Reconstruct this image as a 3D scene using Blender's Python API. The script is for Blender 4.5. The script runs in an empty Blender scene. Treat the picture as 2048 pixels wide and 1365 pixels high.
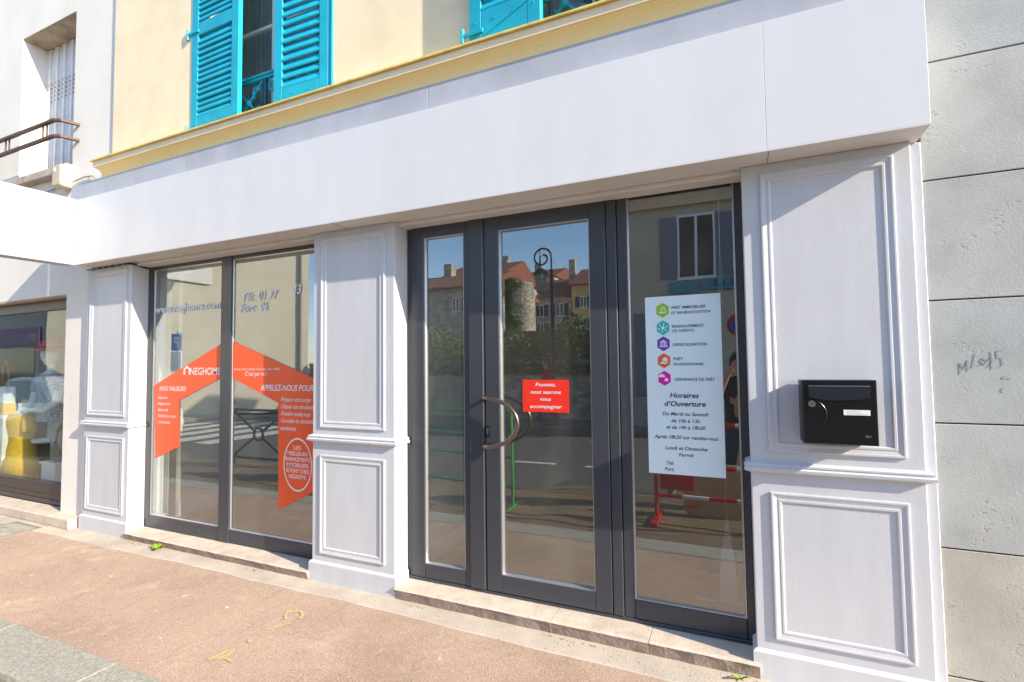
import bpy, bmesh, math, random
from mathutils import Vector, Matrix
random.seed(7)
R = math.radians
S = bpy.context.scene
COL = S.collection

# ------------------------------------------------------------------ camera
cam_d = bpy.data.cameras.new('camera')
cam = bpy.data.objects.new('camera', cam_d); COL.objects.link(cam)
CAM = Vector((0, -2.7, 1.5))
YAW, PITCH, ROLL = -0.420489, 0.0459355, -0.0122904
fwd = Vector((math.sin(YAW)*math.cos(PITCH), math.cos(YAW)*math.cos(PITCH), math.sin(PITCH)))
rgt = fwd.cross(Vector((0, 0, 1))).normalized(); upv = rgt.cross(fwd)
r2 = rgt*math.cos(ROLL) + upv*math.sin(ROLL); u2 = -rgt*math.sin(ROLL) + upv*math.cos(ROLL)
cam.matrix_world = Matrix(((r2.x, u2.x, -fwd.x, CAM.x), (r2.y, u2.y, -fwd.y, CAM.y), (r2.z, u2.z, -fwd.z, CAM.z), (0, 0, 0, 1)))
cam_d.sensor_width = 36; cam_d.lens = 36*1000.3/2048
cam_d.clip_start = 0.005; cam_d.clip_end = 3000
S.camera = cam

# ------------------------------------------------------------------ light
SUNV = Vector((4.6, -1.0, 2.3)).normalized()          # towards the sun
elev = math.asin(SUNV.z); azim = math.atan2(SUNV.x, SUNV.y)   # azimuth from +Y towards +X
W = bpy.data.worlds.new('World'); S.world = W; W.use_nodes = True
nt = W.node_tree; bg = nt.nodes['Background']
sky = nt.nodes.new('ShaderNodeTexSky'); sky.sky_type = 'NISHITA'; sky.sun_disc = False
sky.sun_elevation = elev; sky.sun_rotation = azim
sky.air_density = 1.0; sky.dust_density = 0.3; sky.ozone_density = 3.0
nt.links.new(sky.outputs[0], bg.inputs[0]); bg.inputs[1].default_value = 0.15
sd = bpy.data.lights.new('sun', 'SUN'); sd.energy = 3.9; sd.angle = R(0.55); sd.color = (1.0, 0.88, 0.69)
so = bpy.data.objects.new('sun', sd); COL.objects.link(so)
so.rotation_euler = (-SUNV).to_track_quat('-Z', 'Y').to_euler(); so.location = SUNV*40
S.view_settings.view_transform = 'Standard'; S.view_settings.look = 'None'
S.view_settings.exposure = 1.30; S.view_settings.gamma = 1.0; S.view_settings.use_curve_mapping = False
S.render.engine = 'CYCLES'
S.cycles.max_bounces = 10; S.cycles.transparent_max_bounces = 12; S.cycles.glossy_bounces = 5
S.cycles.caustics_reflective = True; S.cycles.caustics_refractive = False

# ------------------------------------------------------------------ materials
def pmat(name, col, rough=.6, var=.06, vscale=6.0, bump=0.0, bscale=60.0, spec=.4, metal=0.0, col2=None, detail=6.0, stretch=None, coat=0.0):
    m = bpy.data.materials.new(name); m.use_nodes = True
    n = m.node_tree.nodes; l = m.node_tree.links; b = n['Principled BSDF']
    b.inputs['Roughness'].default_value = rough; b.inputs['Specular IOR Level'].default_value = spec
    b.inputs['Metallic'].default_value = metal
    if coat: b.inputs['Coat Weight'].default_value = coat
    tc = n.new('ShaderNodeTexCoord'); src = tc.outputs['Object']
    if stretch:
        mp = n.new('ShaderNodeMapping'); mp.inputs['Scale'].default_value = stretch
        l.new(src, mp.inputs[0]); src = mp.outputs[0]
    no = n.new('ShaderNodeTexNoise'); no.inputs['Scale'].default_value = vscale; no.inputs['Detail'].default_value = detail
    no.inputs['Roughness'].default_value = .6
    l.new(src, no.inputs['Vector'])
    cr = n.new('ShaderNodeValToRGB')
    c2 = col2 if col2 else tuple(c*(1-var*2) for c in col)
    c1 = tuple(min(1, c*(1+var)) for c in col)
    cr.color_ramp.elements[0].position = .32; cr.color_ramp.elements[1].position = .68
    cr.color_ramp.elements[0].color = (*c2, 1); cr.color_ramp.elements[1].color = (*c1, 1)
    l.new(no.outputs[0], cr.inputs[0]); l.new(cr.outputs[0], b.inputs['Base Color'])
    if bump:
        nb = n.new('ShaderNodeTexNoise'); nb.inputs['Scale'].default_value = bscale; nb.inputs['Detail'].default_value = 5
        l.new(src, nb.inputs['Vector'])
        bp = n.new('ShaderNodeBump'); bp.inputs['Strength'].default_value = bump; bp.inputs['Distance'].default_value = .01
        l.new(nb.outputs[0], bp.inputs['Height']); l.new(bp.outputs[0], b.inputs['Normal'])
    return m

def flat(name, col, rough=.5, spec=.4, metal=0.0, emit=0.0):
    m = bpy.data.materials.new(name); m.use_nodes = True
    b = m.node_tree.nodes['Principled BSDF']
    b.inputs['Base Color'].default_value = (*col, 1); b.inputs['Roughness'].default_value = rough
    b.inputs['Specular IOR Level'].default_value = spec; b.inputs['Metallic'].default_value = metal
    return m

def glass_mat(name, ior, tint=(.93, .97, .96), dust=.023):
    m = bpy.data.materials.new(name); m.use_nodes = True
    n = m.node_tree.nodes; l = m.node_tree.links
    n.remove(n['Principled BSDF']); out = n['Material Output']
    tr = n.new('ShaderNodeBsdfTransparent'); tr.inputs[0].default_value = (*tint, 1)
    gl = n.new('ShaderNodeBsdfGlossy'); gl.inputs['Roughness'].default_value = 0.0
    gl.inputs[0].default_value = (.96, .98, 1, 1)
    fr = n.new('ShaderNodeFresnel')
    ge = n.new('ShaderNodeNewGeometry'); mi = n.new('ShaderNodeMix'); mi.data_type = 'FLOAT'     # thin pane: the same reflectance on both of its faces
    mi.inputs[2].default_value = ior; mi.inputs[3].default_value = 1/ior
    l.new(ge.outputs['Backfacing'], mi.inputs[0]); l.new(mi.outputs[0], fr.inputs[0])
    tc = n.new('ShaderNodeTexCoord'); no = n.new('ShaderNodeTexNoise'); no.inputs['Scale'].default_value = 1.3
    bp = n.new('ShaderNodeBump'); bp.inputs['Strength'].default_value = .026; bp.inputs['Distance'].default_value = .02
    l.new(tc.outputs['Object'], no.inputs['Vector']); l.new(no.outputs[0], bp.inputs['Height']); l.new(bp.outputs[0], gl.inputs['Normal'])
    mx = n.new('ShaderNodeMixShader')
    l.new(fr.outputs[0], mx.inputs[0]); l.new(tr.outputs[0], mx.inputs[1]); l.new(gl.outputs[0], mx.inputs[2])
    # thin film of dust and wipe smears on the glass
    di = n.new('ShaderNodeBsdfDiffuse'); di.inputs[0].default_value = (.80, .74, .66, 1)
    mp = n.new('ShaderNodeMapping'); mp.inputs['Scale'].default_value = (1.6, 1, .5); mp.inputs['Rotation'].default_value = (0, .5, 0); l.new(tc.outputs['Object'], mp.inputs[0])
    ns = n.new('ShaderNodeTexNoise'); ns.inputs['Scale'].default_value = 3.0; ns.inputs['Detail'].default_value = 8; ns.inputs['Distortion'].default_value = .6; l.new(mp.outputs[0], ns.inputs['Vector'])
    mr = n.new('ShaderNodeMapRange'); mr.inputs[1].default_value = .3; mr.inputs[2].default_value = .8; mr.inputs[3].default_value = dust*.55; mr.inputs[4].default_value = dust*1.7; l.new(ns.outputs[0], mr.inputs[0])
    m2 = n.new('ShaderNodeMixShader'); l.new(mr.outputs[0], m2.inputs[0]); l.new(mx.outputs[0], m2.inputs[1]); l.new(di.outputs[0], m2.inputs[2]); l.new(m2.outputs[0], out.inputs[0])
    return m

def asphalt_mat(name, base, dark, light, sc=160., bump=.35, wear=None):
    m = pmat(name, base, .9, .08, 1.7, spec=.2)
    n = m.node_tree.nodes; l = m.node_tree.links; b = n['Principled BSDF']
    tc = [x for x in n if x.type == 'TEX_COORD'][0]; cr = [x for x in n if x.type == 'VALTORGB'][0]
    v = n.new('ShaderNodeTexVoronoi'); v.inputs['Scale'].default_value = sc
    l.new(tc.outputs['Object'], v.inputs['Vector'])
    r2 = n.new('ShaderNodeValToRGB'); e = r2.color_ramp.elements
    e[0].position = .0; e[0].color = (*dark, 1); e[1].position = 1; e[1].color = (*light, 1)
    e.new(.25).color = (*base, 1); e.new(.7).color = (*base, 1)
    sp = n.new('ShaderNodeSeparateColor'); l.new(v.outputs['Color'], sp.inputs[0]); l.new(sp.outputs[0], r2.inputs[0])
    mx = n.new('ShaderNodeMix'); mx.data_type = 'RGBA'; mx.blend_type = 'MULTIPLY'; mx.inputs[0].default_value = 1.0
    sc2 = n.new('ShaderNodeMix'); sc2.data_type = 'RGBA'; sc2.inputs[0].default_value = .5
    l.new(cr.outputs[0], sc2.inputs[6]); l.new(r2.outputs[0], sc2.inputs[7])
    last = sc2.outputs[2]
    if wear:
        nw = n.new('ShaderNodeTexNoise'); nw.inputs['Scale'].default_value = 2.3; nw.inputs['Detail'].default_value = 9; nw.inputs['Roughness'].default_value = .7
        l.new(tc.outputs['Object'], nw.inputs['Vector'])
        rw = n.new('ShaderNodeValToRGB'); rw.color_ramp.elements[0].position = .56; rw.color_ramp.elements[1].position = .68
        l.new(nw.outputs[0], rw.inputs[0])
        wx = n.new('ShaderNodeMix'); wx.data_type = 'RGBA'; wx.inputs[7].default_value = (*wear, 1)
        sc3 = n.new('ShaderNodeMath'); sc3.operation = 'MULTIPLY'; sc3.inputs[1].default_value = .55
        l.new(rw.outputs[0], sc3.inputs[0]); l.new(sc3.outputs[0], wx.inputs[0]); l.new(last, wx.inputs[6]); last = wx.outputs[2]
    if wear:
        # hairline cracks and old stains
        vc = n.new('ShaderNodeTexVoronoi'); vc.feature = 'DISTANCE_TO_EDGE'; vc.inputs['Scale'].default_value = 1.1
        dn = n.new('ShaderNodeTexNoise'); dn.inputs['Scale'].default_value = 5; dn.inputs['Detail'].default_value = 6; l.new(tc.outputs['Object'], dn.inputs['Vector'])
        va = n.new('ShaderNodeVectorMath'); va.operation = 'MULTIPLY_ADD'; va.inputs[1].default_value = (.22, .22, .22); l.new(dn.outputs['Color'], va.inputs[0]); l.new(tc.outputs['Object'], va.inputs[2]); l.new(va.outputs[0], vc.inputs['Vector'])
        rc = n.new('ShaderNodeValToRGB'); rc.color_ramp.elements[0].position = 0; rc.color_ramp.elements[0].color = (.84, .83, .82, 1); rc.color_ramp.elements[1].position = .005; rc.color_ramp.elements[1].color = (1, 1, 1, 1); l.new(vc.outputs['Distance'], rc.inputs[0])
        st = n.new('ShaderNodeTexNoise'); st.inputs['Scale'].default_value = .8; st.inputs['Detail'].default_value = 7; st.inputs['Roughness'].default_value = .65; l.new(tc.outputs['Object'], st.inputs['Vector'])
        rs = n.new('ShaderNodeValToRGB'); rs.color_ramp.elements[0].position = .3; rs.color_ramp.elements[0].color = (.76, .74, .74, 1); rs.color_ramp.elements[1].position = .52; rs.color_ramp.elements[1].color = (1, 1, 1, 1); l.new(st.outputs[0], rs.inputs[0])
        for q in (rc, rs):
            mm = n.new('ShaderNodeMix'); mm.data_type = 'RGBA'; mm.blend_type = 'MULTIPLY'; mm.inputs[0].default_value = 1; l.new(last, mm.inputs[6]); l.new(q.outputs[0], mm.inputs[7]); last = mm.outputs[2]
    l.new(last, b.inputs['Base Color'])
    nb = n.new('ShaderNodeTexVoronoi'); nb.inputs['Scale'].default_value = sc*.8
    l.new(tc.outputs['Object'], nb.inputs['Vector'])
    bp = n.new('ShaderNodeBump'); bp.inputs['Strength'].default_value = bump; bp.inputs['Distance'].default_value = .006
    l.new(nb.outputs['Distance'], bp.inputs['Height']); l.new(bp.outputs[0], b.inputs['Normal'])
    return m

def slab_mat(name, base):
    """cast stone cladding with shallow pits in drifts"""
    m = pmat(name, base, .75, .09, 3.0, spec=.3)
    n = m.node_tree.nodes; l = m.node_tree.links; b = n['Principled BSDF']
    tc = [x for x in n if x.type == 'TEX_COORD'][0]; cr = [x for x in n if x.type == 'VALTORGB'][0]
    pit = n.new('ShaderNodeTexNoise'); pit.inputs['Scale'].default_value = 55; pit.inputs['Detail'].default_value = 4
    msk = n.new('ShaderNodeTexNoise'); msk.inputs['Scale'].default_value = 4.5; msk.inputs['Detail'].default_value = 5
    mp = n.new('ShaderNodeMapping'); mp.inputs['Scale'].default_value = (1, 1, 1.5)
    l.new(tc.outputs['Object'], mp.inputs[0]); l.new(mp.outputs[0], pit.inputs['Vector']); l.new(mp.outputs[0], msk.inputs['Vector'])
    r1 = n.new('ShaderNodeValToRGB'); r1.color_ramp.elements[0].position = .36; r1.color_ramp.elements[1].position = .43
    r2 = n.new('ShaderNodeValToRGB'); r2.color_ramp.elements[0].position = .57; r2.color_ramp.elements[1].position = .68
    l.new(pit.outputs[0], r1.inputs[0]); l.new(msk.outputs[0], r2.inputs[0])
    inv = n.new('ShaderNodeMath'); inv.operation = 'SUBTRACT'; inv.inputs[0].default_value = 1; l.new(r1.outputs[0], inv.inputs[1])
    mul = n.new('ShaderNodeMath'); mul.operation = 'MULTIPLY'; l.new(inv.outputs[0], mul.inputs[0]); l.new(r2.outputs[0], mul.inputs[1])
    fine = n.new('ShaderNodeTexNoise'); fine.inputs['Scale'].default_value = 140; l.new(tc.outputs['Object'], fine.inputs['Vector'])
    ad = n.new('ShaderNodeMath'); ad.operation = 'MULTIPLY_ADD'; ad.inputs[1].default_value = -.9
    sf = n.new('ShaderNodeMath'); sf.operation = 'MULTIPLY'; sf.inputs[1].default_value = .28; l.new(fine.outputs[0], sf.inputs[0])
    l.new(mul.outputs[0], ad.inputs[0]); l.new(sf.outputs[0], ad.inputs[2])
    bp = n.new('ShaderNodeBump'); bp.inputs['Strength'].default_value = .38; bp.inputs['Distance'].default_value = .008
    l.new(ad.outputs[0], bp.inputs['Height']); l.new(bp.outputs[0], b.inputs['Normal'])
    mx = n.new('ShaderNodeMix'); mx.data_type = 'RGBA'; mx.inputs[7].default_value = (base[0]*.62, base[1]*.58, base[2]*.52, 1)
    k = n.new('ShaderNodeMath'); k.operation = 'MULTIPLY'; k.inputs[1].default_value = .5; l.new(mul.outputs[0], k.inputs[0])
    l.new(k.outputs[0], mx.inputs[0]); l.new(cr.outputs[0], mx.inputs[6]); l.new(mx.outputs[2], b.inputs['Base Color'])
    return m

def stone_mat(name, base, sc=4.0):
    m = pmat(name, base, .9, .15, 2.0, spec=.2)
    n = m.node_tree.nodes; l = m.node_tree.links; b = n['Principled BSDF']
    tc = [x for x in n if x.type == 'TEX_COORD'][0]; cr = [x for x in n if x.type == 'VALTORGB'][0]
    mp = n.new('ShaderNodeMapping'); mp.inputs['Scale'].default_value = (1, 1, 1.8); l.new(tc.outputs['Object'], mp.inputs[0])
    v = n.new('ShaderNodeTexVoronoi'); v.inputs['Scale'].default_value = sc; l.new(mp.outputs[0], v.inputs['Vector'])
    hs = n.new('ShaderNodeMix'); hs.data_type = 'RGBA'; hs.blend_type = 'MULTIPLY'; hs.inputs[0].default_value = .75
    sp = n.new('ShaderNodeSeparateColor'); l.new(v.outputs['Color'], sp.inputs[0])
    r = n.new('ShaderNodeMapRange'); r.inputs[3].default_value = .45; r.inputs[4].default_value = 1.25; l.new(sp.outputs[0], r.inputs[0])
    l.new(cr.outputs[0], hs.inputs[6]); l.new(r.outputs[0], hs.inputs[7]); l.new(hs.outputs[2], b.inputs['Base Color'])
    bp = n.new('ShaderNodeBump'); bp.inputs['Strength'].default_value = .6; bp.inputs['Distance'].default_value = .05; bp.invert = True
    l.new(v.outputs['Distance'], bp.inputs['Height']); l.new(bp.outputs[0], b.inputs['Normal'])
    return m

M = {}
M['paint'] = pmat('lilac_grey_paint', (.58, .59, .63), .45, .03, 5, .05, 70, .35, stretch=(1.5, 1.5, .35))
M['paint_rec'] = M['paint']
M['sign'] = pmat('white_sheet_metal', (.72, .72, .745), .38, .022, 3.5, .02, 3.0, spec=.4, stretch=(1.2, 1, .3))
M['boxsign'] = pmat('off_white_box_sign', (.56, .56, .57), .4, .015, 2.0)
M['soffit'] = pmat('soffit_paint', (.70, .68, .66), .5, .02, 3)
M['zinc'] = pmat('grey_band_paint', (.45, .47, .53), .5, .07, 3.0, .04, 25, stretch=(1, 1, .4))
M['yellow'] = pmat('cream_render', (.93, .79, .56), .9, .04, 3.0, .25, 260, .15)
M['cornice'] = pmat('ochre_cornice_paint', (1.0, .75, .34), .7, .015, 4.0, .08, 40, .25)
M['lead'] = pmat('cornice_capping', (.90, .68, .20), .55, .12, 9.0, .1, 50)
M['turq'] = pmat('turquoise_paint', (.010, .43, .60), .48, .09, 5, .03, 80, .45)
M['wrender'] = pmat('white_render', (.84, .80, .74), .9, .03, 2.2, .22, 220, .15, stretch=(1, 1, .5))
M['slab'] = slab_mat('cast_stone_slab', (.45, .46, .45)); M['slab_b'] = slab_mat('cast_stone_slab_beige_bounce', (.46, .44, .39)); M['slab_c'] = slab_mat('cast_stone_slab_cool', (.425, .445, .445))
M['joint'] = flat('joint_shadow_gap', (.05, .045, .04), .9)
M['anth'] = pmat('anthracite_aluminium', (.045, .050, .064), .34, .03, 30, .02, 400, .55)
M['alu'] = flat('bare_edge_aluminium', (.55, .55, .56), .35, .5, .8)
M['glass'] = glass_mat('shop_glass', 2.4)
M['glass2'] = glass_mat('window_glass', 1.38, dust=.010)
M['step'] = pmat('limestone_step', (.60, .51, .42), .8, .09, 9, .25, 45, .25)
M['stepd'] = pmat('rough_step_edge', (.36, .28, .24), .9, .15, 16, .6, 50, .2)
M['conc'] = pmat('concrete_strip', (.53, .46, .38), .9, .09, 3.2, .3, 130, .2)
M['pave'] = asphalt_mat('pink_asphalt', (.465, .33, .25), (.29, .20, .155), (.68, .54, .42), 170, .3, wear=(.64, .51, .38))
M['road'] = asphalt_mat('grey_asphalt', (.11, .105, .10), (.05, .05, .05), (.22, .21, .2), 90, .4)
M['dirt'] = asphalt_mat('brown_gravel', (.20, .14, .09), (.08, .055, .04), (.36, .28, .2), 60, .8)
M['kerb'] = pmat('granite_kerb', (.41, .385, .33), .85, .18, 75, .5, 160, .25)
M['green'] = pmat('weed_green', (.22, .36, .02), .6, .2, 30)
M['chalk'] = pmat('yellow_spray_paint', (.53, .44, .17), .9, .15, 90, col2=(.46, .31, .22))
M['white'] = pmat('white_print', (.82, .82, .82), .5, .01)
M['black'] = flat('black_satin_metal', (.006, .006, .008), .28, .5)
M['blackm'] = flat('black_matt', (.012, .012, .014), .5, .4)
M['steel'] = flat('brushed_steel', (.55, .52, .48), .28, .5, 1.0)
M['bronze'] = flat('bronze_handle', (.19, .145, .13), .3, .5, .85)
M['orange'] = pmat('orange_vinyl', (.93, .115, .03), .4, .03, 4)
M['red'] = pmat('red_vinyl', (.84, .035, .018), .4, .03, 4)
M['poster'] = pmat('pale_blue_poster', (.76, .90, .95), .45, .02, 2)
M['ink'] = flat('dark_ink', (.045, .05, .085), .6)
M['floor'] = pmat('brown_floor', (.34, .205, .11), .55, .12, 5, .05, 60, stretch=(.3, 3, 1))
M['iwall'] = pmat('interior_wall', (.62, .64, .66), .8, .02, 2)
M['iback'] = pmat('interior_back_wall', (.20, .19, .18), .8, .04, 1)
M['lamp'] = flat('black_iron', (.01, .011, .012), .4, .5)

# ------------------------------------------------------------------ mesh helpers
class MB:
    def __init__(s): s.v = []; s.f = []; s.m = []; s.mi = 0; s.smooth = False
    def add(s, vs, fs):
        o = len(s.v); s.v += [tuple(v) for v in vs]; s.f += [tuple(i+o for i in f) for f in fs]; s.m += [s.mi]*len(fs); return s
    def box(s, x0, x1, y0, y1, z0, z1):
        v = [(x0,y0,z0),(x1,y0,z0),(x1,y1,z0),(x0,y1,z0),(x0,y0,z1),(x1,y0,z1),(x1,y1,z1),(x0,y1,z1)]
        return s.add(v, [(3,2,1,0),(4,5,6,7),(0,1,5,4),(1,2,6,5),(2,3,7,6),(3,0,4,7)])
    def bbox(s, x0, x1, y0, y1, z0, z1, b=.003):
        """box with chamfered vertical/horizontal front edges (front = -Y)"""
        v = [(x0,y1,z0),(x1,y1,z0),(x1,y1,z1),(x0,y1,z1),
             (x0,y0+b,z0),(x1,y0+b,z0),(x1,y0+b,z1),(x0,y0+b,z1),
             (x0+b,y0,z0+b),(x1-b,y0,z0+b),(x1-b,y0,z1-b),(x0+b,y0,z1-b)]
        f = [(3,2,1,0),(8,9,10,11)]
        for i in range(4):
            j = (i+1) % 4
            f += [(i, j, 4+j, 4+i), (4+i, 4+j, 8+j, 8+i)]
        return s.add(v, f)
    def prism(s, pts, y0, y1):
        """polygon in XZ (counter-clockwise seen from -Y) extruded from y0 (front) to y1"""
        n = len(pts); v = [(p[0], y0, p[1]) for p in pts] + [(p[0], y1, p[1]) for p in pts]
        f = [tuple(range(n)), tuple(range(2*n-1, n-1, -1))]
        for i in range(n): j = (i+1) % n; f.append((j, i, n+i, n+j))
        return s.add(v, f)
    def prism_z(s, pts, z0, z1):
        n = len(pts); v = [(p[0], p[1], z0) for p in pts] + [(p[0], p[1], z1) for p in pts]
        f = [tuple(range(n-1, -1, -1)), tuple(range(n, 2*n))]
        for i in range(n): j = (i+1) % n; f.append((i, j, n+j, n+i))
        return s.add(v, f)
    def prism_x(s, pts, x0, x1):
        n = len(pts); v = [(x0, p[0], p[1]) for p in pts] + [(x1, p[0], p[1]) for p in pts]
        f = [tuple(range(n-1, -1, -1)), tuple(range(n, 2*n))]
        for i in range(n): j = (i+1) % n; f.append((i, j, n+j, n+i))
        return s.add(v, f)
    def ring(s, x0, x1, z0, z1, prof):
        """mitred frame, prof = [(inset, y)]"""
        n = len(prof); v = []
        for d, y in prof: v += [(x0+d,y,z0+d),(x1-d,y,z0+d),(x1-d,y,z1-d),(x0+d,y,z1-d)]
        f = []
        for k in range(n-1):
            for i in range(4):
                j = (i+1) % 4; f.append((k*4+i, k*4+j, k*4+4+j, k*4+4+i))
        return s.add(v, f)
    def sweep(s, path, prof, cap=True):
        """path = [(x,y)], prof = [(out,z)]; out is to the right-hand outward side (dy,-dx)"""
        n = len(path); k = len(prof); nr = []
        for i in range(n):
            def nrm(a, b):
                d = (Vector(b)-Vector(a)).normalized(); return Vector((d.y, -d.x))
            if i == 0: nr.append(nrm(path[0], path[1]))
            elif i == n-1: nr.append(nrm(path[-2], path[-1]))
            else:
                a, b = nrm(path[i-1], path[i]), nrm(path[i], path[i+1]); m = a+b; nr.append(m/(m.dot(a)))
        v = []
        for i in range(n):
            for o, z in prof: v.append((path[i][0]+nr[i].x*o, path[i][1]+nr[i].y*o, z))
        f = []
        for i in range(n-1):
            for j in range(k-1):
                a = i*k+j; f.append((a, a+k, a+k+1, a+1))
        if cap: f += [tuple(range(k)), tuple(range((n-1)*k+k-1, (n-1)*k-1, -1))]
        return s.add(v, f)
    def tube(s, pts, r, n=8, closed=False, cap=True):
        pts = [Vector(p) for p in pts]; m = len(pts); rr = r if isinstance(r, (list, tuple)) else [r]*m
        prev = None; v = []
        for i in range(m):
            if closed: t = pts[(i+1) % m]-pts[i-1]
            elif i == 0: t = pts[1]-pts[0]
            elif i == m-1: t = pts[-1]-pts[-2]
            else: t = pts[i+1]-pts[i-1]
            t.normalize()
            if prev is None:
                a = Vector((0,0,1)) if abs(t.z) < .9 else Vector((1,0,0)); u = t.cross(a).normalized()
            else: u = (prev - t*prev.dot(t)).normalized()
            prev = u; w = t.cross(u)
            for k in range(n):
                an = 2*math.pi*k/n; v.append(pts[i]+(u*math.cos(an)+w*math.sin(an))*rr[i])
        f = []
        for i in range(m if closed else m-1):
            for k in range(n):
                a = i*n+k; b = i*n+(k+1) % n; c = ((i+1) % m)*n+(k+1) % n; d = ((i+1) % m)*n+k; f.append((a, b, c, d))
        if cap and not closed: f += [tuple(range(n-1, -1, -1)), tuple((m-1)*n+k for k in range(n))]
        return s.add(v, f)
    def lathe(s, c, prof, n=16, sx=1, sy=1):
        """prof=[(r,z)] around vertical axis at c"""
        v = []
        for r, z in prof:
            for k in range(n):
                a = 2*math.pi*k/n; v.append((c[0]+r*sx*math.cos(a), c[1]+r*sy*math.sin(a), c[2]+z))
        f = []
        for i in range(len(prof)-1):
            for k in range(n): f.append((i*n+k, i*n+(k+1) % n, (i+1)*n+(k+1) % n, (i+1)*n+k))
        f += [tuple(range(n-1, -1, -1)), tuple((len(prof)-1)*n+k for k in range(n))]
        return s.add(v, f)
    def disc(s, c, r, y, n=24, rz=None):
        rz = rz or r
        return s.add([(c[0]+r*math.cos(2*math.pi*k/n), y, c[1]+rz*math.sin(2*math.pi*k/n)) for k in range(n)], [tuple(range(n))])
    def annulus(s, c, r0, r1, y, n=32, k=1.0):
        v = []
        for i in range(n):
            a = 2*math.pi*i/n; v += [(c[0]+r0*math.cos(a), y, c[1]+r0*k*math.sin(a)), (c[0]+r1*math.cos(a), y, c[1]+r1*k*math.sin(a))]
        return s.add(v, [(2*i, 2*i+1, (2*i+3) % (2*n), (2*i+2) % (2*n)) for i in range(n)])
    def poly(s, pts, y): return s.add([(p[0], y, p[1]) for p in pts], [tuple(range(len(pts)))])

WL = {}
def link(name, me, parent=None, loc=(0,0,0), rot=None, local=False):
    o = bpy.data.objects.new(name, me); COL.objects.link(o); loc = Vector(loc)
    if parent is not None:
        o.parent = parent
        if local: o.location = loc
        else: o.location = loc - WL.get(parent.name, Vector((0,0,0)))
    else: o.location = loc
    WL[o.name] = loc
    if rot: o.rotation_euler = rot
    return o
def mesh(name, mb, mats):
    me = bpy.data.meshes.new(name); me.from_pydata([tuple(v) for v in mb.v], [], mb.f)
    for m in (mats if isinstance(mats, (list, tuple)) else [mats]): me.materials.append(m)
    if any(mb.m): me.polygons.foreach_set('material_index', mb.m)
    if mb.smooth: me.polygons.foreach_set('use_smooth', [True]*len(me.polygons))
    me.update(); return me
def part(name, mb, mats, parent=None, loc=(0,0,0), rot=None, local=False, label=None, stuff=False):
    o = link(name, mesh(name, mb, mats), parent, loc, rot, local)
    if label: o['label'] = label
    if stuff: o['kind'] = 'stuff'
    return o
def tag(o, label, cat, group=None):
    o['label'] = label; o['category'] = cat
    if group: o['group'] = group
    return o
def thing(name, label, cat, loc=(0,0,0), group=None):
    return tag(link(name, None, None, loc), label, cat, group)
def struct(name, mb, mat):
    o = part(name, mb, mat); o['kind'] = 'structure'; return o
def bx(*a): return MB().box(*a)
def bb(*a): return MB().bbox(*a)

def text_data(body, shear=0., bold=0., space=1.0):
    cu = bpy.data.curves.new('text', 'FONT'); cu.body = body; cu.size = 1; cu.shear = shear; cu.offset = bold
    cu.space_character = space; cu.resolution_u = 3; cu.fill_mode = 'FRONT'
    ob = bpy.data.objects.new('text', cu); COL.objects.link(ob)
    dg = bpy.context.evaluated_depsgraph_get(); me = bpy.data.meshes.new_from_object(ob.evaluated_get(dg))
    vs = [v.co.copy() for v in me.vertices]; fs = [tuple(p.vertices) for p in me.polygons]
    bpy.data.objects.remove(ob); bpy.data.curves.remove(cu); bpy.data.meshes.remove(me)
    return vs, fs
def text(mb, body, y, x0, x1=None, z=0, cap=None, align='L', shear=0., bold=0., mirror=False, space=1.0):
    """flat lettering in the XZ plane at depth y, baseline z; fitted to x0..x1 and/or to a cap height"""
    vs, fs = text_data(body, shear, bold, space)
    if not vs: return mb
    a = min(v.x for v in vs); b = max(v.x for v in vs)
    sz = cap/.70 if cap else None
    if x1 is not None:
        sx = (x1-x0)/(b-a); sz = sz or sx; ox = x0
    else:
        sx = sz; w = (b-a)*sx; ox = {'L': x0, 'C': x0-w/2, 'R': x0-w}[align]
    if mirror: return mb.add([(ox+(b-v.x)*sx, y, z+v.y*sz) for v in vs], [f[::-1] for f in fs])
    return mb.add([(ox+(v.x-a)*sx, y, z+v.y*sz) for v in vs], fs)

# ================================================================== setting: ground
GX0, GX1 = -60, 40
struct('ground', bx(-400, 400, -500, 300, -.40, -.16), M['dirt'])
road = struct('road', bx(GX0, GX1, -8.0, -1.41, -.30, -.12), M['road'])
struct('pavement', bx(GX0, GX1, -1.14, .06, -.15, 0.0), M['pave'])
far_pave = struct('far_pavement', bx(GX0, GX1, -10.6, -8.0, -.30, 0.0), pmat('far_asphalt', (.17, .15, .14), .9, .1, 3, .3, 120))
# earth-filled trench along the kerb where the road is being dug up
mb = MB(); nx = 90; xs = [-16+i*28/nx for i in range(nx+1)]
vs = []
for i, x in enumerate(xs):
    a = -1.415; b = -3.2+.25*math.sin(x*1.3)+.12*math.sin(x*4.1)
    for k in range(7):
        t = k/6; vs.append((x, a+(b-a)*t, -.116+(.03*random.random() if 0 < k < 6 else 0)))
mb.add(vs, [(i*7+k, i*7+k+1, i*7+k+8, i*7+k+7) for i in range(nx) for k in range(6)])
o = part('gravel_strip', mb, M['dirt'], road)
# zebra bars across the road to the left
for i in range(6):
    part('zebra_bar', bx(-15.5+i*.95, -15.0+i*.95, -7.7, -4.1, -.119, -.114), pmat('road_paint', (.62, .60, .56), .8, .15, 8) if i == 0 else bpy.data.materials['road_paint'], road)
for i in range(2):
    part('road_marking', bx(-3.4+i*1.2, -2.7+i*1.2, -4.72, -4.6, -.119, -.114), bpy.data.materials['road_paint'], road)
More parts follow.
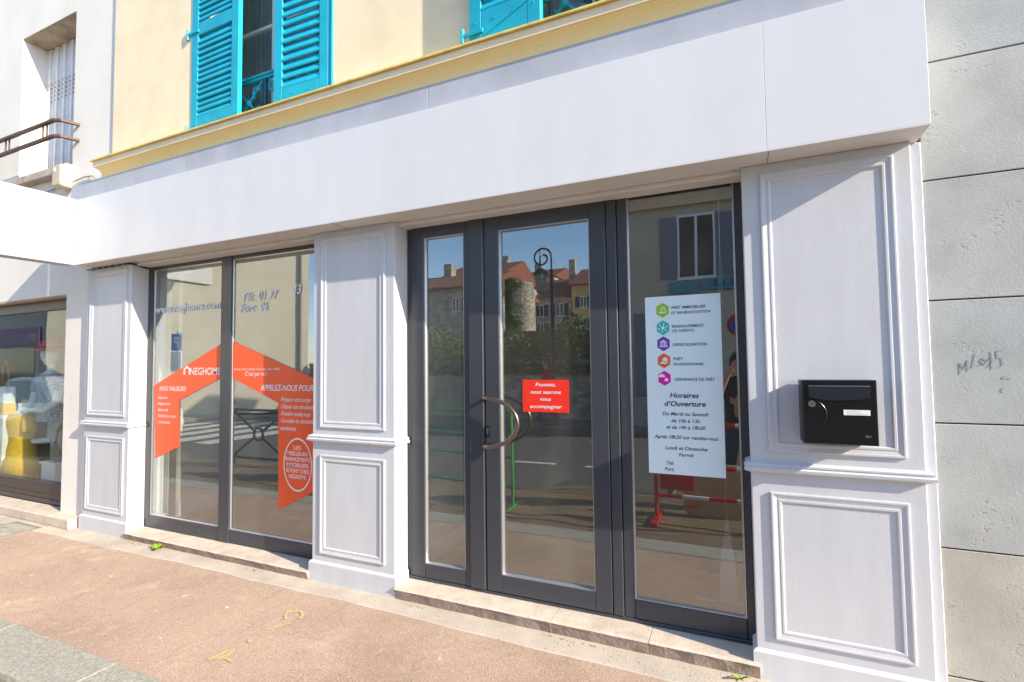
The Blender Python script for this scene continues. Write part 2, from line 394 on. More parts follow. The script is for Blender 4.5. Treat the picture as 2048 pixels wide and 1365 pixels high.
# near kerb stones
kerb = struct('kerb', bx(GX0, GX1, -1.405, -1.145, -.30, -.012), M['joint'])
kx = -20.0
while kx < 8:
    L = .98+.05*random.random(); b = .012
    if abs(kx+3.05) < .5: pass
    m_ = MB(); y0, y1, z1 = -1.412, -1.139, .004+.004*random.random()
    pr = [(y1, -.05), (y1, z1-.006), (y1-.008, z1), (y0+.03, z1), (y0+.008, z1-.014), (y0, z1-.035), (y0, -.29)]
    m_.prism_x([(p[0], p[1]) for p in pr][::-1], kx+.006, kx+L-.006)
    part('kerb_stone', m_, M['kerb'], kerb); kx += L
# concrete strip against the facade, with an uneven edge
mb = MB(); vs = []; n = 160
for i in range(n+1):
    x = -12+i*17/n; e = -.185-.018*math.sin(x*.9+1)-.006*math.sin(x*3.7)-.004*math.sin(x*11.3)-.007*random.random()
    if x > .6: e -= .02
    vs += [(x, e, .0008), (x, e+.012, .0050), (x, .03, .0045)]
mb.add(vs, [(3*i+k, 3*i+3+k, 3*i+4+k, 3*i+1+k) for i in range(n) for k in range(2)])
struct('pavement_edging', mb, M['conc'])
pave = bpy.data.objects['pavement']
# yellow surveyors' marks
def ribbon(mb, pts, w, z):
    pts = [Vector((p[0], p[1])) for p in pts]; n = len(pts); v = []
    for i in range(n):
        t = (pts[min(i+1, n-1)]-pts[max(i-1, 0)]).normalized(); q = Vector((-t.y, t.x))*w*(.7+.6*random.random())/2
        v += [(pts[i].x+q.x, pts[i].y+q.y, z), (pts[i].x-q.x, pts[i].y-q.y, z)]
    mb.add(v, [(2*i, 2*i+1, 2*i+3, 2*i+2) for i in range(n-1)])
    return mb
for pts, w in (([[-2.482, -.479], [-2.529, -.447], [-2.545, -.415], [-2.513, -.388], [-2.476, -.372], [-2.431, -.406], [-2.412, -.443]], .022),
               ([[-2.494, -.617], [-2.473, -.584], [-2.447, -.538], [-2.418, -.496]], .014), ([[-2.481, -.739], [-2.474, -.72]], .03),
               ([[-2.514, -.938], [-2.509, -.878], [-2.483, -.812], [-2.464, -.869], [-2.491, -.919], [-2.446, -.89], [-2.378, -.899]], .024)):
    part('spray_mark', ribbon(MB(), pts, w, .004), M['chalk'], pave)
gum = pmat('old_gum', (.52, .43, .35), .9, .1)
for i in range(11):
    gx, gy = random.uniform(-5.5, -.4), random.uniform(-1.05, -.25); r_ = random.uniform(.006, .016)
    part('gum_spot', MB().prism_z([(gx+r_*(1+.3*math.sin(k*2.3+i))*math.cos(2*math.pi*k/11), gy+r_*(1+.3*math.cos(k*1.7+i))*math.sin(2*math.pi*k/11)) for k in range(11)], 0, .003), gum, pave)
mb = MB()
for i in range(900):
    gx = random.uniform(-6.5, .3); gy = -.06-abs(random.gauss(0, .10)) if random.random() < .7 else random.uniform(-1.1, -.2); s_ = random.uniform(.0015, .0045); z_ = .005 if gy > -.19 else .0005
    mb.add([(gx-s_, gy-s_*.7, z_), (gx+s_*.8, gy-s_, z_), (gx+s_, gy+s_*.8, z_), (gx-s_*.7, gy+s_, z_), (gx, gy, z_+s_*1.1)], [(0, 1, 4), (1, 2, 4), (2, 3, 4), (3, 0, 4)])
o = part('grit', mb, pmat('loose_grit', (.46, .38, .30), .9, .3, 90)); o['kind'] = 'stuff'; o['label'] = 'loose grit and crumbs scattered along the pavement edge'; o['category'] = 'grit'
# flush access cover
o = thing('access_cover', 'small square concrete inspection cover set flush in the pavement beside the clothes shop step', 'cover', (-6.3, -.30, 0))
part('lid', bx(-6.50, -6.08, -.50, -.16, 0, .0085), pmat('cover_concrete', (.40, .37, .31), .9, .15, 12, .3, 90), o)
mb = MB(); mb.ring(-6.53, -6.05, 0, 1, [(0, 0)])
mb = MB()
for a in ((-6.53, -6.50, -.53, -.13), (-6.08, -6.05, -.53, -.13), (-6.50, -6.08, -.53, -.50), (-6.50, -6.08, -.16, -.13)): mb.box(*a, 0, .0075)
part('frame', mb, pmat('cover_iron', (.26, .22, .17), .8, .15, 20), o)

# ================================================================== the shop
P1 = (-5.67, -4.965); P2 = (-2.775, -2.06); P3 = (.05, .73)
ZS = 2.466                      # soffit
shop = thing('shop_building', 'cream rendered building with turquoise shutters over a pale grey panelled shopfront', 'building', (-2.4, 2.0, 0))
# upper wall with two window openings
WIN = [(-4.20, -2.63, 3.30, 5.45), (-1.47, .10, 3.30, 5.45)]
YW = .02
mb = MB(); xs = [-5.36, WIN[0][0], WIN[0][1], WIN[1][0], WIN[1][1], .79]
for i in range(5):
    if i in (1, 3):
        mb.box(xs[i], xs[i+1], YW, .42, 3.2, 3.30); mb.box(xs[i], xs[i+1], YW, .42, 5.45, 7.2)
    else: mb.box(xs[i], xs[i+1], YW, .42, 3.2, 7.2)
part('upper_wall', mb, M['yellow'], shop)
part('roof', MB().prism_x([(-.35, 7.2), (4.4, 9.6), (9.2, 7.2)], -5.4, .79), pmat('roof_tile', (.30, .11, .06), .9, .2, 8, .4, 20), shop)
part('rear_wall', bx(-5.36, .78, 8.8, 9.0, -.1, 7.2), M['yellow'], shop)
part('side_wall', bx(-5.35, -5.15, .42, 8.8, 2.9, 7.2), M['yellow'], shop)
part('side_wall', bx(.58, .78, .42, 8.8, -.1, 7.2), M['yellow'], shop)
# cornice with moulded profile and capping
corn = part('cornice', MB().sweep([(-5.17, .10), (-5.17, .02), (.785, .02)],
    [(0, 3.262), (.118, 3.262), (.118, 3.305), (.124, 3.312), (.132, 3.330), (.150, 3.344), (.158, 3.347), (.158, 3.405), (.0, 3.415)]), M['cornice'], shop)
part('fascia_strip', MB().sweep([(-5.17, .10), (-5.17, .02), (.785, .02)], [(.159, 3.348), (.166, 3.350), (.166, 3.404), (.159, 3.405)]), M['yellow'], corn)  # flat band in cream: the stronger sun on it is put into the colour
part('capping', MB().sweep([(-5.17, .10), (-5.17, .02), (.785, .02)], [(0, 3.418), (.166, 3.407), (.178, 3.398), (.186, 3.402), (.186, 3.412), (.165, 3.424), (0, 3.44)]), M['lead'], corn)
# grey band behind the sign
for a, b in ((-5.783, -4.10), (-4.10, -1.72), (-1.72, .785)):
    part('fascia_band', bb(a+.001, b-.001, -.10, .02, 3.02, 3.262, .002), M['zinc'], shop)
# sign box: three sheet panels, soffit, top
sign = part('sign_board', bx(-5.548, .755, -.145, .02, ZS+.006, 3.062), M['sign'], shop)
for a, b in ((-5.552, -2.465), (-2.465, .158), (.158, .759)):
    mb = MB(); mb.bbox(a+.0006, b-.0006, -.16, -.146, ZS+.002, 3.074, .0010)
    part('sign_panel', mb, M['sign'], sign)
part('soffit_panel', bx(-5.552, .759, -.1605, .04, ZS-.004, ZS+.0015), M['soffit'], sign)
for x in (.166, -2.455): part('soffit_seam', bx(x-.001, x+.001, -.158, .0, ZS-.0055, ZS-.004), M['joint'], sign)
# lintel over the two openings
for a, b in ((P1[1], P2[0]), (P2[1], P3[0])):
    part('lintel', bb(a, b, .028, .40, ZS-.030, ZS-.004, .004), M['soffit'], shop)
part('ceiling_void_wall', bx(-5.36, .78, .04, .40, 2.50, 3.2), M['iwall'], shop)

RAILP = [(0, .965), (.014, .972), (.028, .978), (.030, .990), (.022, .996), (.020, 1.000), (.024, 1.003), (.024, 1.010), (.012, 1.016), (0, 1.020)]
PANP = [(0, 0), (0, -.0085), (.003, -.0105), (.010, -.0105), (.013, -.0085), (.028, -.0050), (.033, -.0068), (.041, -.0068), (.045, -.0040), (.047, 0)]
def pillar(x0, x1, pr, right=False):
    p = part('pillar', bb(x0, x1, 0, .30, 0.0, ZS-.004, .004), M['paint'], shop)
    path = [(x0, .13), (x0, 0), (x1, 0), (x1, .13)] if not right else [(x0, .13), (x0, 0), (x1, 0), (x1, .028)]
    part('plinth', MB().sweep(path, [(0, .0), (.016, .0), (.016, .128), (.010, .136), (0, .142)]), M['paint'], p)
    part('dado_rail', MB().sweep(path, RAILP), M['paint'], p)
    a, b = pr
    for z0, z1 in ((.195, .878), (1.068, 2.412)):
        part('panel_moulding', MB().ring(a, b, z0, z1, PANP), M['paint'], p)
    return p
pillar(*P1, (-5.612, -5.028)); pillar(*P2, (-2.700, -2.136)); pr3 = pillar(*P3, (.130, .664), True)
part('corner_strip', bb(.73, .776, .030, .30, 0, ZS-.004, .004), M['paint'], shop)

# steps
def step(xa, xb, zt, cuts, yf=-.035):
    for a, b in zip([xa]+cuts, cuts+[xb]):
        mb = MB(); n = max(3, int((b-a)/.07)); vs = []
        for i in range(n+1):
            x = a+.0015+(b-a-.003)*i/n; w = .006*random.random(); u = .007*random.random()
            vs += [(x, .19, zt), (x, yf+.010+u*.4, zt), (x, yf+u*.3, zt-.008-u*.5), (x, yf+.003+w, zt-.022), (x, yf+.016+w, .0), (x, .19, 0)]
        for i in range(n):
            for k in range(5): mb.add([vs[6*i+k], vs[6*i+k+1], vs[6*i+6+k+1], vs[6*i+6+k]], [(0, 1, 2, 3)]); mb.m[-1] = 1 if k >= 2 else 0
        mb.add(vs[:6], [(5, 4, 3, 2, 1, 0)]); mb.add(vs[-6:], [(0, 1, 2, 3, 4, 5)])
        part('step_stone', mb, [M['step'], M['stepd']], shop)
step(P1[1]+.016, P2[0]-.016, .066, [-3.9])
step(P2[1]+.016, P3[0]+.012, .078, [-.98, -.45])

# --- left display window
FY = .14
def gwin(name, parent, panes, x0, x1, z0, z1, fw=.045, y=FY):
    pass
win = part('window_frame', MB(), M['anth'], shop)
def bars(lst, y0=FY, y1=.20, b=.004):
    m_ = MB()
    for a in lst: m_.bbox(a[0], a[1], a[4] if len(a) > 4 else y0, y1, a[2], a[3], b)
    return m_
me = mesh('window_frame', bars([(P1[1], -4.885, .068, ZS-.030), (-2.86, P2[0], .068, ZS-.030), (-4.885, -3.955, 2.405, ZS-.030), (-3.825, -2.86, 2.405, ZS-.030),
     (-4.885, -3.955, .068, .180), (-3.825, -2.86, .068, .175)]), M['anth'])
win.data = me
part('mullion', bars([(-3.955, -3.825, .068, ZS-.030)], .134), M['anth'], win)
for a, b, z0, z1 in ((-4.885, -3.955, .180, 2.405), (-3.825, -2.86, .175, 2.405)):
    mb = MB(); mb.ring(a, b, z0, z1, [(0, .146), (.004, .146), (.009, .152), (.009, .158)])
    part('glazing_bead', mb, M['alu'], win)
    part('pane', bx(a+.002, b-.002, .1535, .1565, z0+.002, z1-.002), M['glass'], win)

# --- entrance: fixed frame, narrow leaf, door leaf, fixed light
df = part('door_frame', bars([(-2.055, -2.018, .092, ZS-.030), (.012, .050, .078, ZS-.030), (-2.018, .012, 2.448, ZS-.030), (-2.055, .050, .076, .098, .128)]), M['anth'], shop)
part('mullion', bars([(-.664, -.606, .098, 2.448)], .125), M['anth'], df)
part('mullion', bars([(-.603, -.546, .098, 2.448)], .133), M['anth'], df)
part('fixed_rail', bars([(-.546, .012, .098, .200)], .134), M['anth'], df)
mb = MB(); mb.ring(-.546, .012, .200, 2.448, [(0, .140), (.004, .140), (.009, .150), (.009, .158)])
part('glazing_bead', mb, M['alu'], df)
part('pane', bx(-.544, .010, .1535, .1565, .202, 2.446), M['glass'], df)
def leaf(name, x0, x1, gx0, gx1, gz0, gz1, y):
    d = part(name, bars([(x0, gx0, .101, 2.445), (gx1, x1, .101, 2.445), (gx0, gx1, gz1, 2.445), (gx0, gx1, .101, gz0)], y, .19), M['anth'], shop)
    mb = MB(); mb.ring(gx0, gx1, gz0, gz1, [(0, y+.006), (.004, y+.006), (.009, .150), (.009, .158)])
    part('glazing_bead', mb, M['alu'], d)
    part('pane', bx(gx0+.002, gx1-.002, .1535, .1565, gz0+.002, gz1-.002), M['glass'], d)
    return d
lf = leaf('side_leaf', -2.016, -1.458, -1.912, -1.608, .192, 2.360, .128)
part('cover_strip', bars([(-1.566, -1.462, .101, 2.445)], .118, .1275), M['anth'], lf)
door = leaf('door_leaf', -1.452, -.668, -1.350, -.766, .206, 2.346, .124)
# door pull: a C of tube
cx_, cz_ = -1.428, 1.143; pts = [(-1.430, .123, 1.292), (-1.430, .062, 1.292)]
for i in range(1, 24):
    a = math.pi/2-math.pi*i/24; pts.append((cx_+.225*math.cos(a)*1.0, .056, cz_+.150*math.sin(a)))
pts += [(-1.430, .062, .994), (-1.430, .123, .994)]
mb = MB(); mb.smooth = True; mb.tube(pts, .0135, 12); part('door_pull', mb, M['bronze'], door)
mb = MB(); mb.prism([(-1.433+.013*math.cos(a)*1.0, 1.081+(.026 if math.sin(a) > 0 else -.026)+.012*math.sin(a)) for a in [2*math.pi*k/20 for k in range(20)]], .117, .1235)
lk = part('lock_plate', mb, M['blackm'], door)
part('cylinder', MB().prism([(-1.433+.0085*math.cos(2*math.pi*k/14), 1.090+.0085*math.sin(2*math.pi*k/14)) for k in range(14)], .112, .1165).box(-1.4375, -1.4285, .1125, .1168, 1.062, 1.0845), M['steel'], door)

# --- interior
part('interior_floor', bx(-5.6, .60, .19, 6.3, -.1, .062), M['floor'], shop)
part('interior_wall', bx(-5.16, -5.02, .30, 6.2, .062, 2.62), M['iwall'], shop)
part('interior_wall', bx(-.02+.14, .30, .30, 6.2, .062, 2.62), M['iwall'], shop)
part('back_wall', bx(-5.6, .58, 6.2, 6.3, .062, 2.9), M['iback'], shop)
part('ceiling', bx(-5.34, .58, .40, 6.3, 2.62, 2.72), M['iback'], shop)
part('side_return', bx(-5.02, -4.99, .30, .93, .062, 2.62), M['iwall'], shop)
part('skirting', bx(-4.99, -4.975, .30, .93, .062, .20), M['white'], shop)
part('inner_pier', bx(-2.72, -2.09, .30, .95, .062, 2.62), M['iwall'], shop)
part('skirting', bx(-2.089, -2.075, .30, .95, .062, .20), M['white'], shop)
# cream roller blind hanging beside the display window
rb = thing('window_blind', 'narrow cream vertical blind hanging just inside the left edge of the display window', 'blind', (-4.80, .27, .09))
for i in range(2):
    part('blind_slat', bx(-4.90+i*.16, -4.82+i*.13, .262+i*.02, .266+i*.02, .14, 2.38), pmat('cream_blind', (.80, .77, .66), .8, .02) if i == 0 else bpy.data.materials['cream_blind'], rb)
part('head_rail', bx(-4.92, -4.60, .255, .30, 2.38, 2.42), M['white'], rb)
part('bottom_weight', bx(-4.92, -4.62, .258, .292, .062, .14), M['white'], rb)

# --- upper windows
def upper_window(x0, x1, z0, z1, bars_at):
    w = part('upper_window', MB(), M['white'], shop)
    m_ = MB(); f = .055
    for a in ((x0, x0+f, z0, z1), (x1-f, x1, z0, z1), (x0+f, x1-f, z1-f, z1), (x0+f, x1-f, z0, z0+.08), ((x0+x1)/2-.05, (x0+x1)/2+.05, z0+.08, z1-f)): m_.bbox(*a[:2], .20, .26, *a[2:], .004)
    for zb in bars_at:
        m_.bbox(x0+f, (x0+x1)/2-.05, .208, .25, zb-.014, zb+.014, .004); m_.bbox((x0+x1)/2+.05, x1-f, .208, .25, zb-.014, zb+.014, .004)
    w.data = mesh('upper_window', m_, M['white'])
    for a, b in ((x0+f, (x0+x1)/2-.05), ((x0+x1)/2+.05, x1-f)):
        part('pane', bx(a, b, .228, .231, z0+.08, z1-f), M['glass2'], w)
        mc = MB(); mc.smooth = True; n = 40; vs = []
        for i in range(n+1):
            x = a+.02+(b-a-.04)*i/n*.9; yy = .34+.018*math.sin(i*1.7)+.012*math.sin(i*.9)
            vs += [(x, yy, z0+.02), (x, yy, z1-.1)]
        mc.add(vs, [(2*i, 2*i+2, 2*i+3, 2*i+1) for i in range(n)])
        part('curtain', mc, pmat('net_curtain', (.34, .34, .33), .9, .05) if 'net_curtain' not in bpy.data.materials else bpy.data.materials['net_curtain'], w)
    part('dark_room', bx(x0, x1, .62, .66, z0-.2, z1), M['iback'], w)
for i, (x0, x1, z0, z1) in enumerate(WIN): upper_window(x0, x1, 3.45, z1, (4.37, 4.95))
# --- louvred shutter leaves
sl_me = None
def slat_mesh(w):
    m_ = MB(); t = .011
    # slanted board, bevelled lip; outside edge lower
    m_.prism_x([(-.018, -.030), (-.007, -.034), (.020, .026), (.018, .033), (.006, .036), (-.018, -.020)], .0, w)
    return mesh('slat', m_, M['turq'])
def shutter(hx, hy, ang, w, z0, z1, mid, hand=1, bottom=.16, rail2=True, brace=False):
    """leaf hinged at hx; hand=+1 leaf extends to +x from the hinge, -1 to -x"""
    st = .085; t = .036; y0, y1 = -t/2, t/2
    X = lambda a, b: (min(hand*a, hand*b), max(hand*a, hand*b))
    m_ = MB()
    m_.bbox(*X(0, st), y0, y1, z0, z1, .004); m_.bbox(*X(w-st, w), y0, y1, z0, z1, .004)
    m_.bbox(*X(st, w-st), y0+.001, y1-.001, z0, z0+bottom, .003); m_.bbox(*X(st, w-st), y0+.001, y1-.001, z1-.1, z1, .003)
    if rail2: m_.bbox(*X(st, w-st), y0+.001, y1-.001, mid-.055, mid+.055, .003)
    for k in range(3): m_.lathe((hand*(st+.02+(w-2*st-.04)*k/2), 0, 0), [(0, 0)], 3) if False else None
    s_ = part('shutter', m_, M['turq'], shop, (hx, hy, 0), (0, 0, ang))
    sm = slat_mesh(w-2*st-.001); flip = False
    z = z0+bottom+.030; pit = .0495 if hand > 0 and not brace else .070
    while z < z1-.13:
        if not (rail2 and mid-.085 < z < mid+.085):
            xs_ = (st+.0005) if hand > 0 else -(w-st)+.0005
            link('slat', sm, s_, (xs_, random.uniform(-.002, .002), z+random.uniform(-.0015, .0015)), (R(random.uniform(-2.5, 2.5)), 0, R(random.uniform(-.2, .2))), True)
        z += pit
    for zz in (z0+.06, mid-.02):
        mh = MB(); mh.tube([(-hand*.045, -.022, zz-.045), (-hand*.045, -.022, zz+.045)], .012, 8)
        mh.bbox(*X(-.045, .10), -.030, -.0182, zz-.012, zz+.012, .002); mh.box(*X(-.052, -.036), -.02, .05, zz-.04, zz-.02)
        link('hinge', mesh('hinge', mh, M['turq']), s_, (0, 0, 0), None, True)
    if brace:
        mq = MB(); mq.prism([(.03, z0+.004), (.06, z0+.004), (w-.05, z0+bottom-.035), (w-.05, z0+bottom-.028)], y0-.004, y0+.0005)
        link('brace', mesh('brace', mq, M['turq']), s_, (0, 0, 0), None, True)
    for k in range(4):
        mr = MB(); xx = hand*(.045+(w-.09)*k/3); mr.lathe((0, 0, 0), [(.006, -.002), (.005, .002)], 8)
        rv = link('rivet', mesh('rivet', mr, M['turq']), s_, (xx, y0-.002, z0+bottom*.62), (R(90), 0, 0), True)
    return s_
shutter(-4.205, .030, R(-1.0), .60, 3.47, 5.45, 4.40, 1)
shutter(-2.660, .030, R(2.0), .535, 3.47, 5.45, 4.55, -1)
shutter(-1.440, -.050, R(-3.0), .48, 3.465, 5.45, 4.55, 1, brace=True, bottom=.19)
shutter(.09, -.03, R(4), .55, 3.47, 5.45, 4.55, -1)
# folded second leaf behind the right-hand leaf: two narrow edges
part('folded_leaf', MB().bbox(-2.655, -2.640, .012, .12, 3.45, 5.45, .003).bbox(-2.634, -2.618, .008, .12, 3.45, 5.45, .003), M['turq'], shop)
# cast-iron window guards
def spiral(cx, cz, r0, r1, a0, a1, y, n=22):
    return [(cx+(r0+(r1-r0)*t/n)*math.cos(a0+(a1-a0)*t/n), y, cz+(r0+(r1-r0)*t/n)*math.sin(a0+(a1-a0)*t/n)) for t in range(n+1)]
def guard(x0, x1, zt, y):
    g = part('window_guard', MB().bbox(x0, x1, y-.022, y+.022, zt-.022, zt, .004).bbox(x0, x1, y-.014, y+.014, zt-.045, zt-.024, .003).box(x0, x1, y-.012, y+.012, zt-.40, zt-.375), M['turq'], shop)
    n = max(1, round((x1-x0)/.40)); w = (x1-x0)/n
    m_ = MB(); m_.smooth = True
    for i in range(n):
        cx = x0+w*(i+.5); cz = zt-.21
        for sx in (-1, 1):
            sp = spiral(cx+sx*w*.26, cz+.085, .012, .065, 0, sx*4.2, y); m_.tube(sp, .009, 6)
            sp2 = spiral(cx+sx*w*.26, cz-.085, .012, .065, math.pi, math.pi-sx*4.2, y); m_.tube(sp2, .009, 6)
            m_.tube([(cx-sx*w*.40, y, cz-.16), (cx, y, cz), (cx+sx*w*.40, y, cz+.16)], .009, 6)
            m_.tube([(cx+sx*w*.5, y, cz-.165), (cx+sx*w*.5, y, cz+.165)], .010, 6)
            for q in range(5):
                a = q*2*math.pi/5; m_.lathe((cx+sx*w*.5+.028*math.cos(a), y, cz-.10+.028*math.sin(a)-.01), [(.004, -.012), (.014, 0), (.004, .012)], 6)
        m_.lathe((cx, y, cz-.03), [(.005, 0), (.022, .012), (.026, .03), (.022, .048), (.005, .06)], 8)
    part('scrollwork', m_, M['turq'], g)
guard(-4.19, -2.64, 3.885, .11); guard(-1.46, .09, 3.885, .11)

# ------------------------------------------------------------------ pixel -> place helpers (a pixel is a direction; the plane gives the distance)
def pix_ray(px, py): return r2*((px-1024)/1000.3) - u2*((py-682.5)/1000.3) + fwd
def onp(px, py, Y):
    d = pix_ray(px, py); t = (Y-CAM.y)/d.y; return CAM + d*t
def rp(px, py, Y):
    """where something seen mirrored in the shop glass stands, if it stands on the plane y=Y across the street"""
    q = onp(px, py, 2*.155-Y); q.y = Y; return q
def tpx(mb, body, px0, px1, py, Y, cap=None, **k):
    a = onp(px0, py, Y); b = onp(px1, py, Y); return text(mb, body, Y, a.x, b.x, (a.z+b.z)/2, cap, **k)

# ================================================================== stickers and posters on the glass
GY = .1490
# opening hours poster
hp = thing('hours_poster', 'pale blue opening hours poster with five coloured hexagon icons on the fixed glass', 'poster', (-.26, GY, .893))
part('sheet', bx(-.456, -.066, GY, GY+.0015, .893, 1.862), M['poster'], hp)
TY = GY-.0012
mb = MB()
for body, a, b, y, cap in (('PRÊT IMMOBILIER', 1343, 1412, 617, .0150), ('ET RENÉGOCIATION', 1343, 1421, 627, .0135), ('REGROUPEMENT', 1344, 1408, 655, .0150), ('DE CRÉDITS', 1345, 1388, 664, .0135),
        ('DÉFISCALISATION', 1346, 1414, 692, .0150), ('PRÊT', 1347, 1366, 721, .0150), ('PROFESSIONNEL', 1347, 1409, 731, .0135), ('ASSURANCE DE PRÊT', 1349, 1430, 762, .0150)):
    part('service_line', tpx(MB(), body, a, b, y, TY, cap, bold=.012), M['ink'], hp)
mb = MB()
for body, a, b, y in (('Horaires', 1340, 1398, 796), ('d’Ouverture', 1329, 1412, 813)): part('heading', tpx(MB(), body, a, b, y, TY, .026, shear=.2, bold=.024), M['ink'], hp)
mb = MB()
for body, a, b, y in (('Du Mardi au Samedi', 1325, 1417, 832), ('de 10h à 13h', 1343, 1400, 846), ('et de 14h à 18h30', 1333, 1411, 859), ('Après 18h30 sur rendez-vous', 1309, 1437, 879),
        ('Lundi et Dimanche', 1331, 1415, 901), ('Fermé', 1358, 1387, 914), ('Tél:', 1333, 1348, 930), ('Port:', 1330, 1349, 942)):
    part('hours_line', tpx(MB(), body, a, b, y, TY, .0185, shear=.2, bold=.012), M['ink'], hp)
HEX = [(1325, 621, (.30, .62, .01), 'house'), (1326, 656, (.01, .55, .52), 'net'), (1327, 688, (.17, .05, .45), 'bank'), (1328, 722, (.85, .14, .03), 'case'), (1329, 757, (.72, .01, .42), 'umbrella')]
for i, (px, py, c, k) in enumerate(HEX):
    q = onp(px, py, TY); r = .041
    h = part('icon', MB().poly([(q.x+r*.92*math.cos(math.pi/2+math.pi/3*j), q.z+r*math.sin(math.pi/2+math.pi/3*j)) for j in range(6)], TY), flat('icon_ink_%s' % k, c, .5), hp)
    m_ = MB(); y = TY-.0008; x, z = q.x, q.z
    if k in ('house', 'case', 'umbrella'):
        if k == 'house':
            m_.poly([(x-.012, z-.004), (x-.012, z+.010), (x+.002, z+.021), (x+.016, z+.010), (x+.016, z-.004), (x+.010, z-.004), (x+.010, z+.008), (x+.002, z+.014), (x-.006, z+.008), (x-.006, z-.004)], y)
            m_.disc((x+.002, z+.003), .004, y, 10)
        if k == 'case': m_.poly([(x-.008, z-.004), (x+.020, z-.004), (x+.020, z+.014), (x+.012, z+.014), (x+.012, z+.020), (x, z+.020), (x, z+.014), (x-.008, z+.014)], y)
        if k == 'umbrella':
            m_.poly([(x-.018+.0+.018*math.cos(a)+.004, z+.006+.017*math.sin(a)) for a in [math.pi*j/12 for j in range(13)]], y)
            m_.poly([(x, z-.016), (x+.020, z-.016), (x+.020, z-.006), (x+.010, z+.003), (x, z-.006)], y)
        if k != 'umbrella': m_.poly([(x-.020, z-.016), (x+.010, z-.018), (x+.024, z-.009), (x+.021, z-.006), (x+.008, z-.010), (x-.004, z-.006), (x-.020, z-.008)], y)
    if k == 'net':
        m_.disc((x, z), .009, y, 14)
        for j in range(6):
            a = j*math.pi/3+.3; m_.disc((x+.022*math.cos(a), z+.022*math.sin(a)), .0042, y, 8)
            t = Vector((-math.sin(a), math.cos(a)))*.0011; m_.poly([(x+.009*math.cos(a)+t.x, z+.009*math.sin(a)+t.y), (x+.009*math.cos(a)-t.x, z+.009*math.sin(a)-t.y), (x+.02*math.cos(a)-t.x, z+.02*math.sin(a)-t.y), (x+.02*math.cos(a)+t.x, z+.02*math.sin(a)+t.y)], y)
    if k == 'bank':
        m_.poly([(x-.021, z+.008), (x+.021, z+.008), (x, z+.021)], y); m_.poly([(x-.022, z-.018), (x+.022, z-.018), (x+.022, z-.013), (x-.022, z-.013)], y)
        for j in range(4): m_.poly([(x-.017+j*.0095, z-.011), (x-.012+j*.0095, z-.011), (x-.012+j*.0095, z+.006), (x-.017+j*.0095, z+.006)], y)
    part('pictogram', m_, M['white'], h)
# red push sticker
ps = thing('push_sticker', 'red square sticker with white italic lettering on the glass of the entrance door', 'sticker', (-1.06, GY, 1.21))
part('sheet', bx(-1.206, -.909, GY, GY+.0012, 1.207, 1.402), M['red'], ps)
mb = MB()
for body, a, b, y in (('Poussez,', 1071, 1111, 773), ('nous saurons', 1061, 1122, 788), ('vous', 1080, 1102, 802), ('accompagner', 1060, 1124, 817)): part('text_line', tpx(MB(), body, a, b, y, TY, .0215, shear=.18, bold=.012), M['white'], ps)
# house shaped orange sticker spread over both panes
hs = thing('house_sticker', 'large orange house outline sticker with white slogans spread over both display window panes', 'sticker', (-3.9, GY, .39))
C1 = [onp(*p, GY) for p in ((308.5, 771), (442, 688), (442, 756.5), (358.6, 801), (358.6, 893.7), (310, 917))]
C2 = [onp(*p, GY) for p in ((465.5, 683), (627.7, 757), (627.7, 983.5), (556.5, 1020), (556.5, 806.6), (465.5, 756.5))]
for c in (C1, C2):
    part('vinyl', MB().prism([(p.x, p.z) for p in c][::-1], GY, GY+.001), M['orange'], hs)
mb = MB()
tpx(mb, 'NEGHOME', 380, 441, 750, TY, .062, bold=.01)
q0 = onp(367, 750, TY)
mb.poly([(q0.x, q0.z), (q0.x, q0.z+.05), (q0.x+.045, q0.z+.082), (q0.x+.09, q0.z+.05), (q0.x+.09, q0.z), (q0.x+.07, q0.z), (q0.x+.07, q0.z+.042), (q0.x+.045, q0.z+.06), (q0.x+.02, q0.z+.042), (q0.x+.02, q0.z)], TY)
part('brand_lettering', mb, M['white'], hs)
SL = [('Besoin d’un conseil, d’un avis, d’un crédit.', 469, 560, 741, .022, 0, 0), ('C’est par ici !', 490, 534, 752, .034, 0, .01), ('NOS VALEURS', 319, 372, 782, .040, .2, .015), ('APPELEZ-NOUS POUR', 521, 627, 782, .046, .2, .016)]
SL += [(b_, 315, w_, 798+i*12.4, .026, .2, .006) for i, (b_, w_) in enumerate((('-Expertise', 335), ('-Négociation', 341), ('-Réactivité', 336), ('-Satisfaction client', 352), ('-Convivialité', 340)))]
SL += [(b_, 561, w_, 804+i*14.3, .034, .2, .008) for i, (b_, w_) in enumerate((('-Préparer votre projet', 622), ('-Obtenir une simulation', 627), ('-Prendre rendez-vous', 621), ('-Connaître les dernières', 627), ('  tendances', 592)))]
for body, a, b, y, cap, sh, bo in SL: part('slogan_line', tpx(MB(), body, a, b, y, TY, cap, shear=sh, bold=bo), M['white'], hs)
oc = onp(595, 930, TY); ov = part('oval_outline', MB().annulus((oc.x, oc.z), .138, .147, TY, 48, 1.38), M['white'], hs)
for i, b in enumerate(('LES', 'MEILLEURS', 'FINANCEMENTS', 'IMMOBILIERS', 'SE FONT CHEZ', 'NEGHOME')):
    hw = (7, 20, 25, 22, 23, 17)[i]; part('oval_line', tpx(MB(), b, 595-hw, 595+hw, 900+i*11.6, TY, .030, bold=.012), M['white'], ov)
wl = thing('web_lettering', 'white web address lettering across the upper left display pane', 'lettering', (-4.4, GY, 2.0))
part('lettering', tpx(MB(), 'www.neghome.com', 310, 440, 622, GY, .070, bold=.022), M['white'], wl)
pl = thing('phone_lettering', 'white italic phone lettering in two lines across the upper right display pane', 'lettering', (-3.4, GY, 1.95))
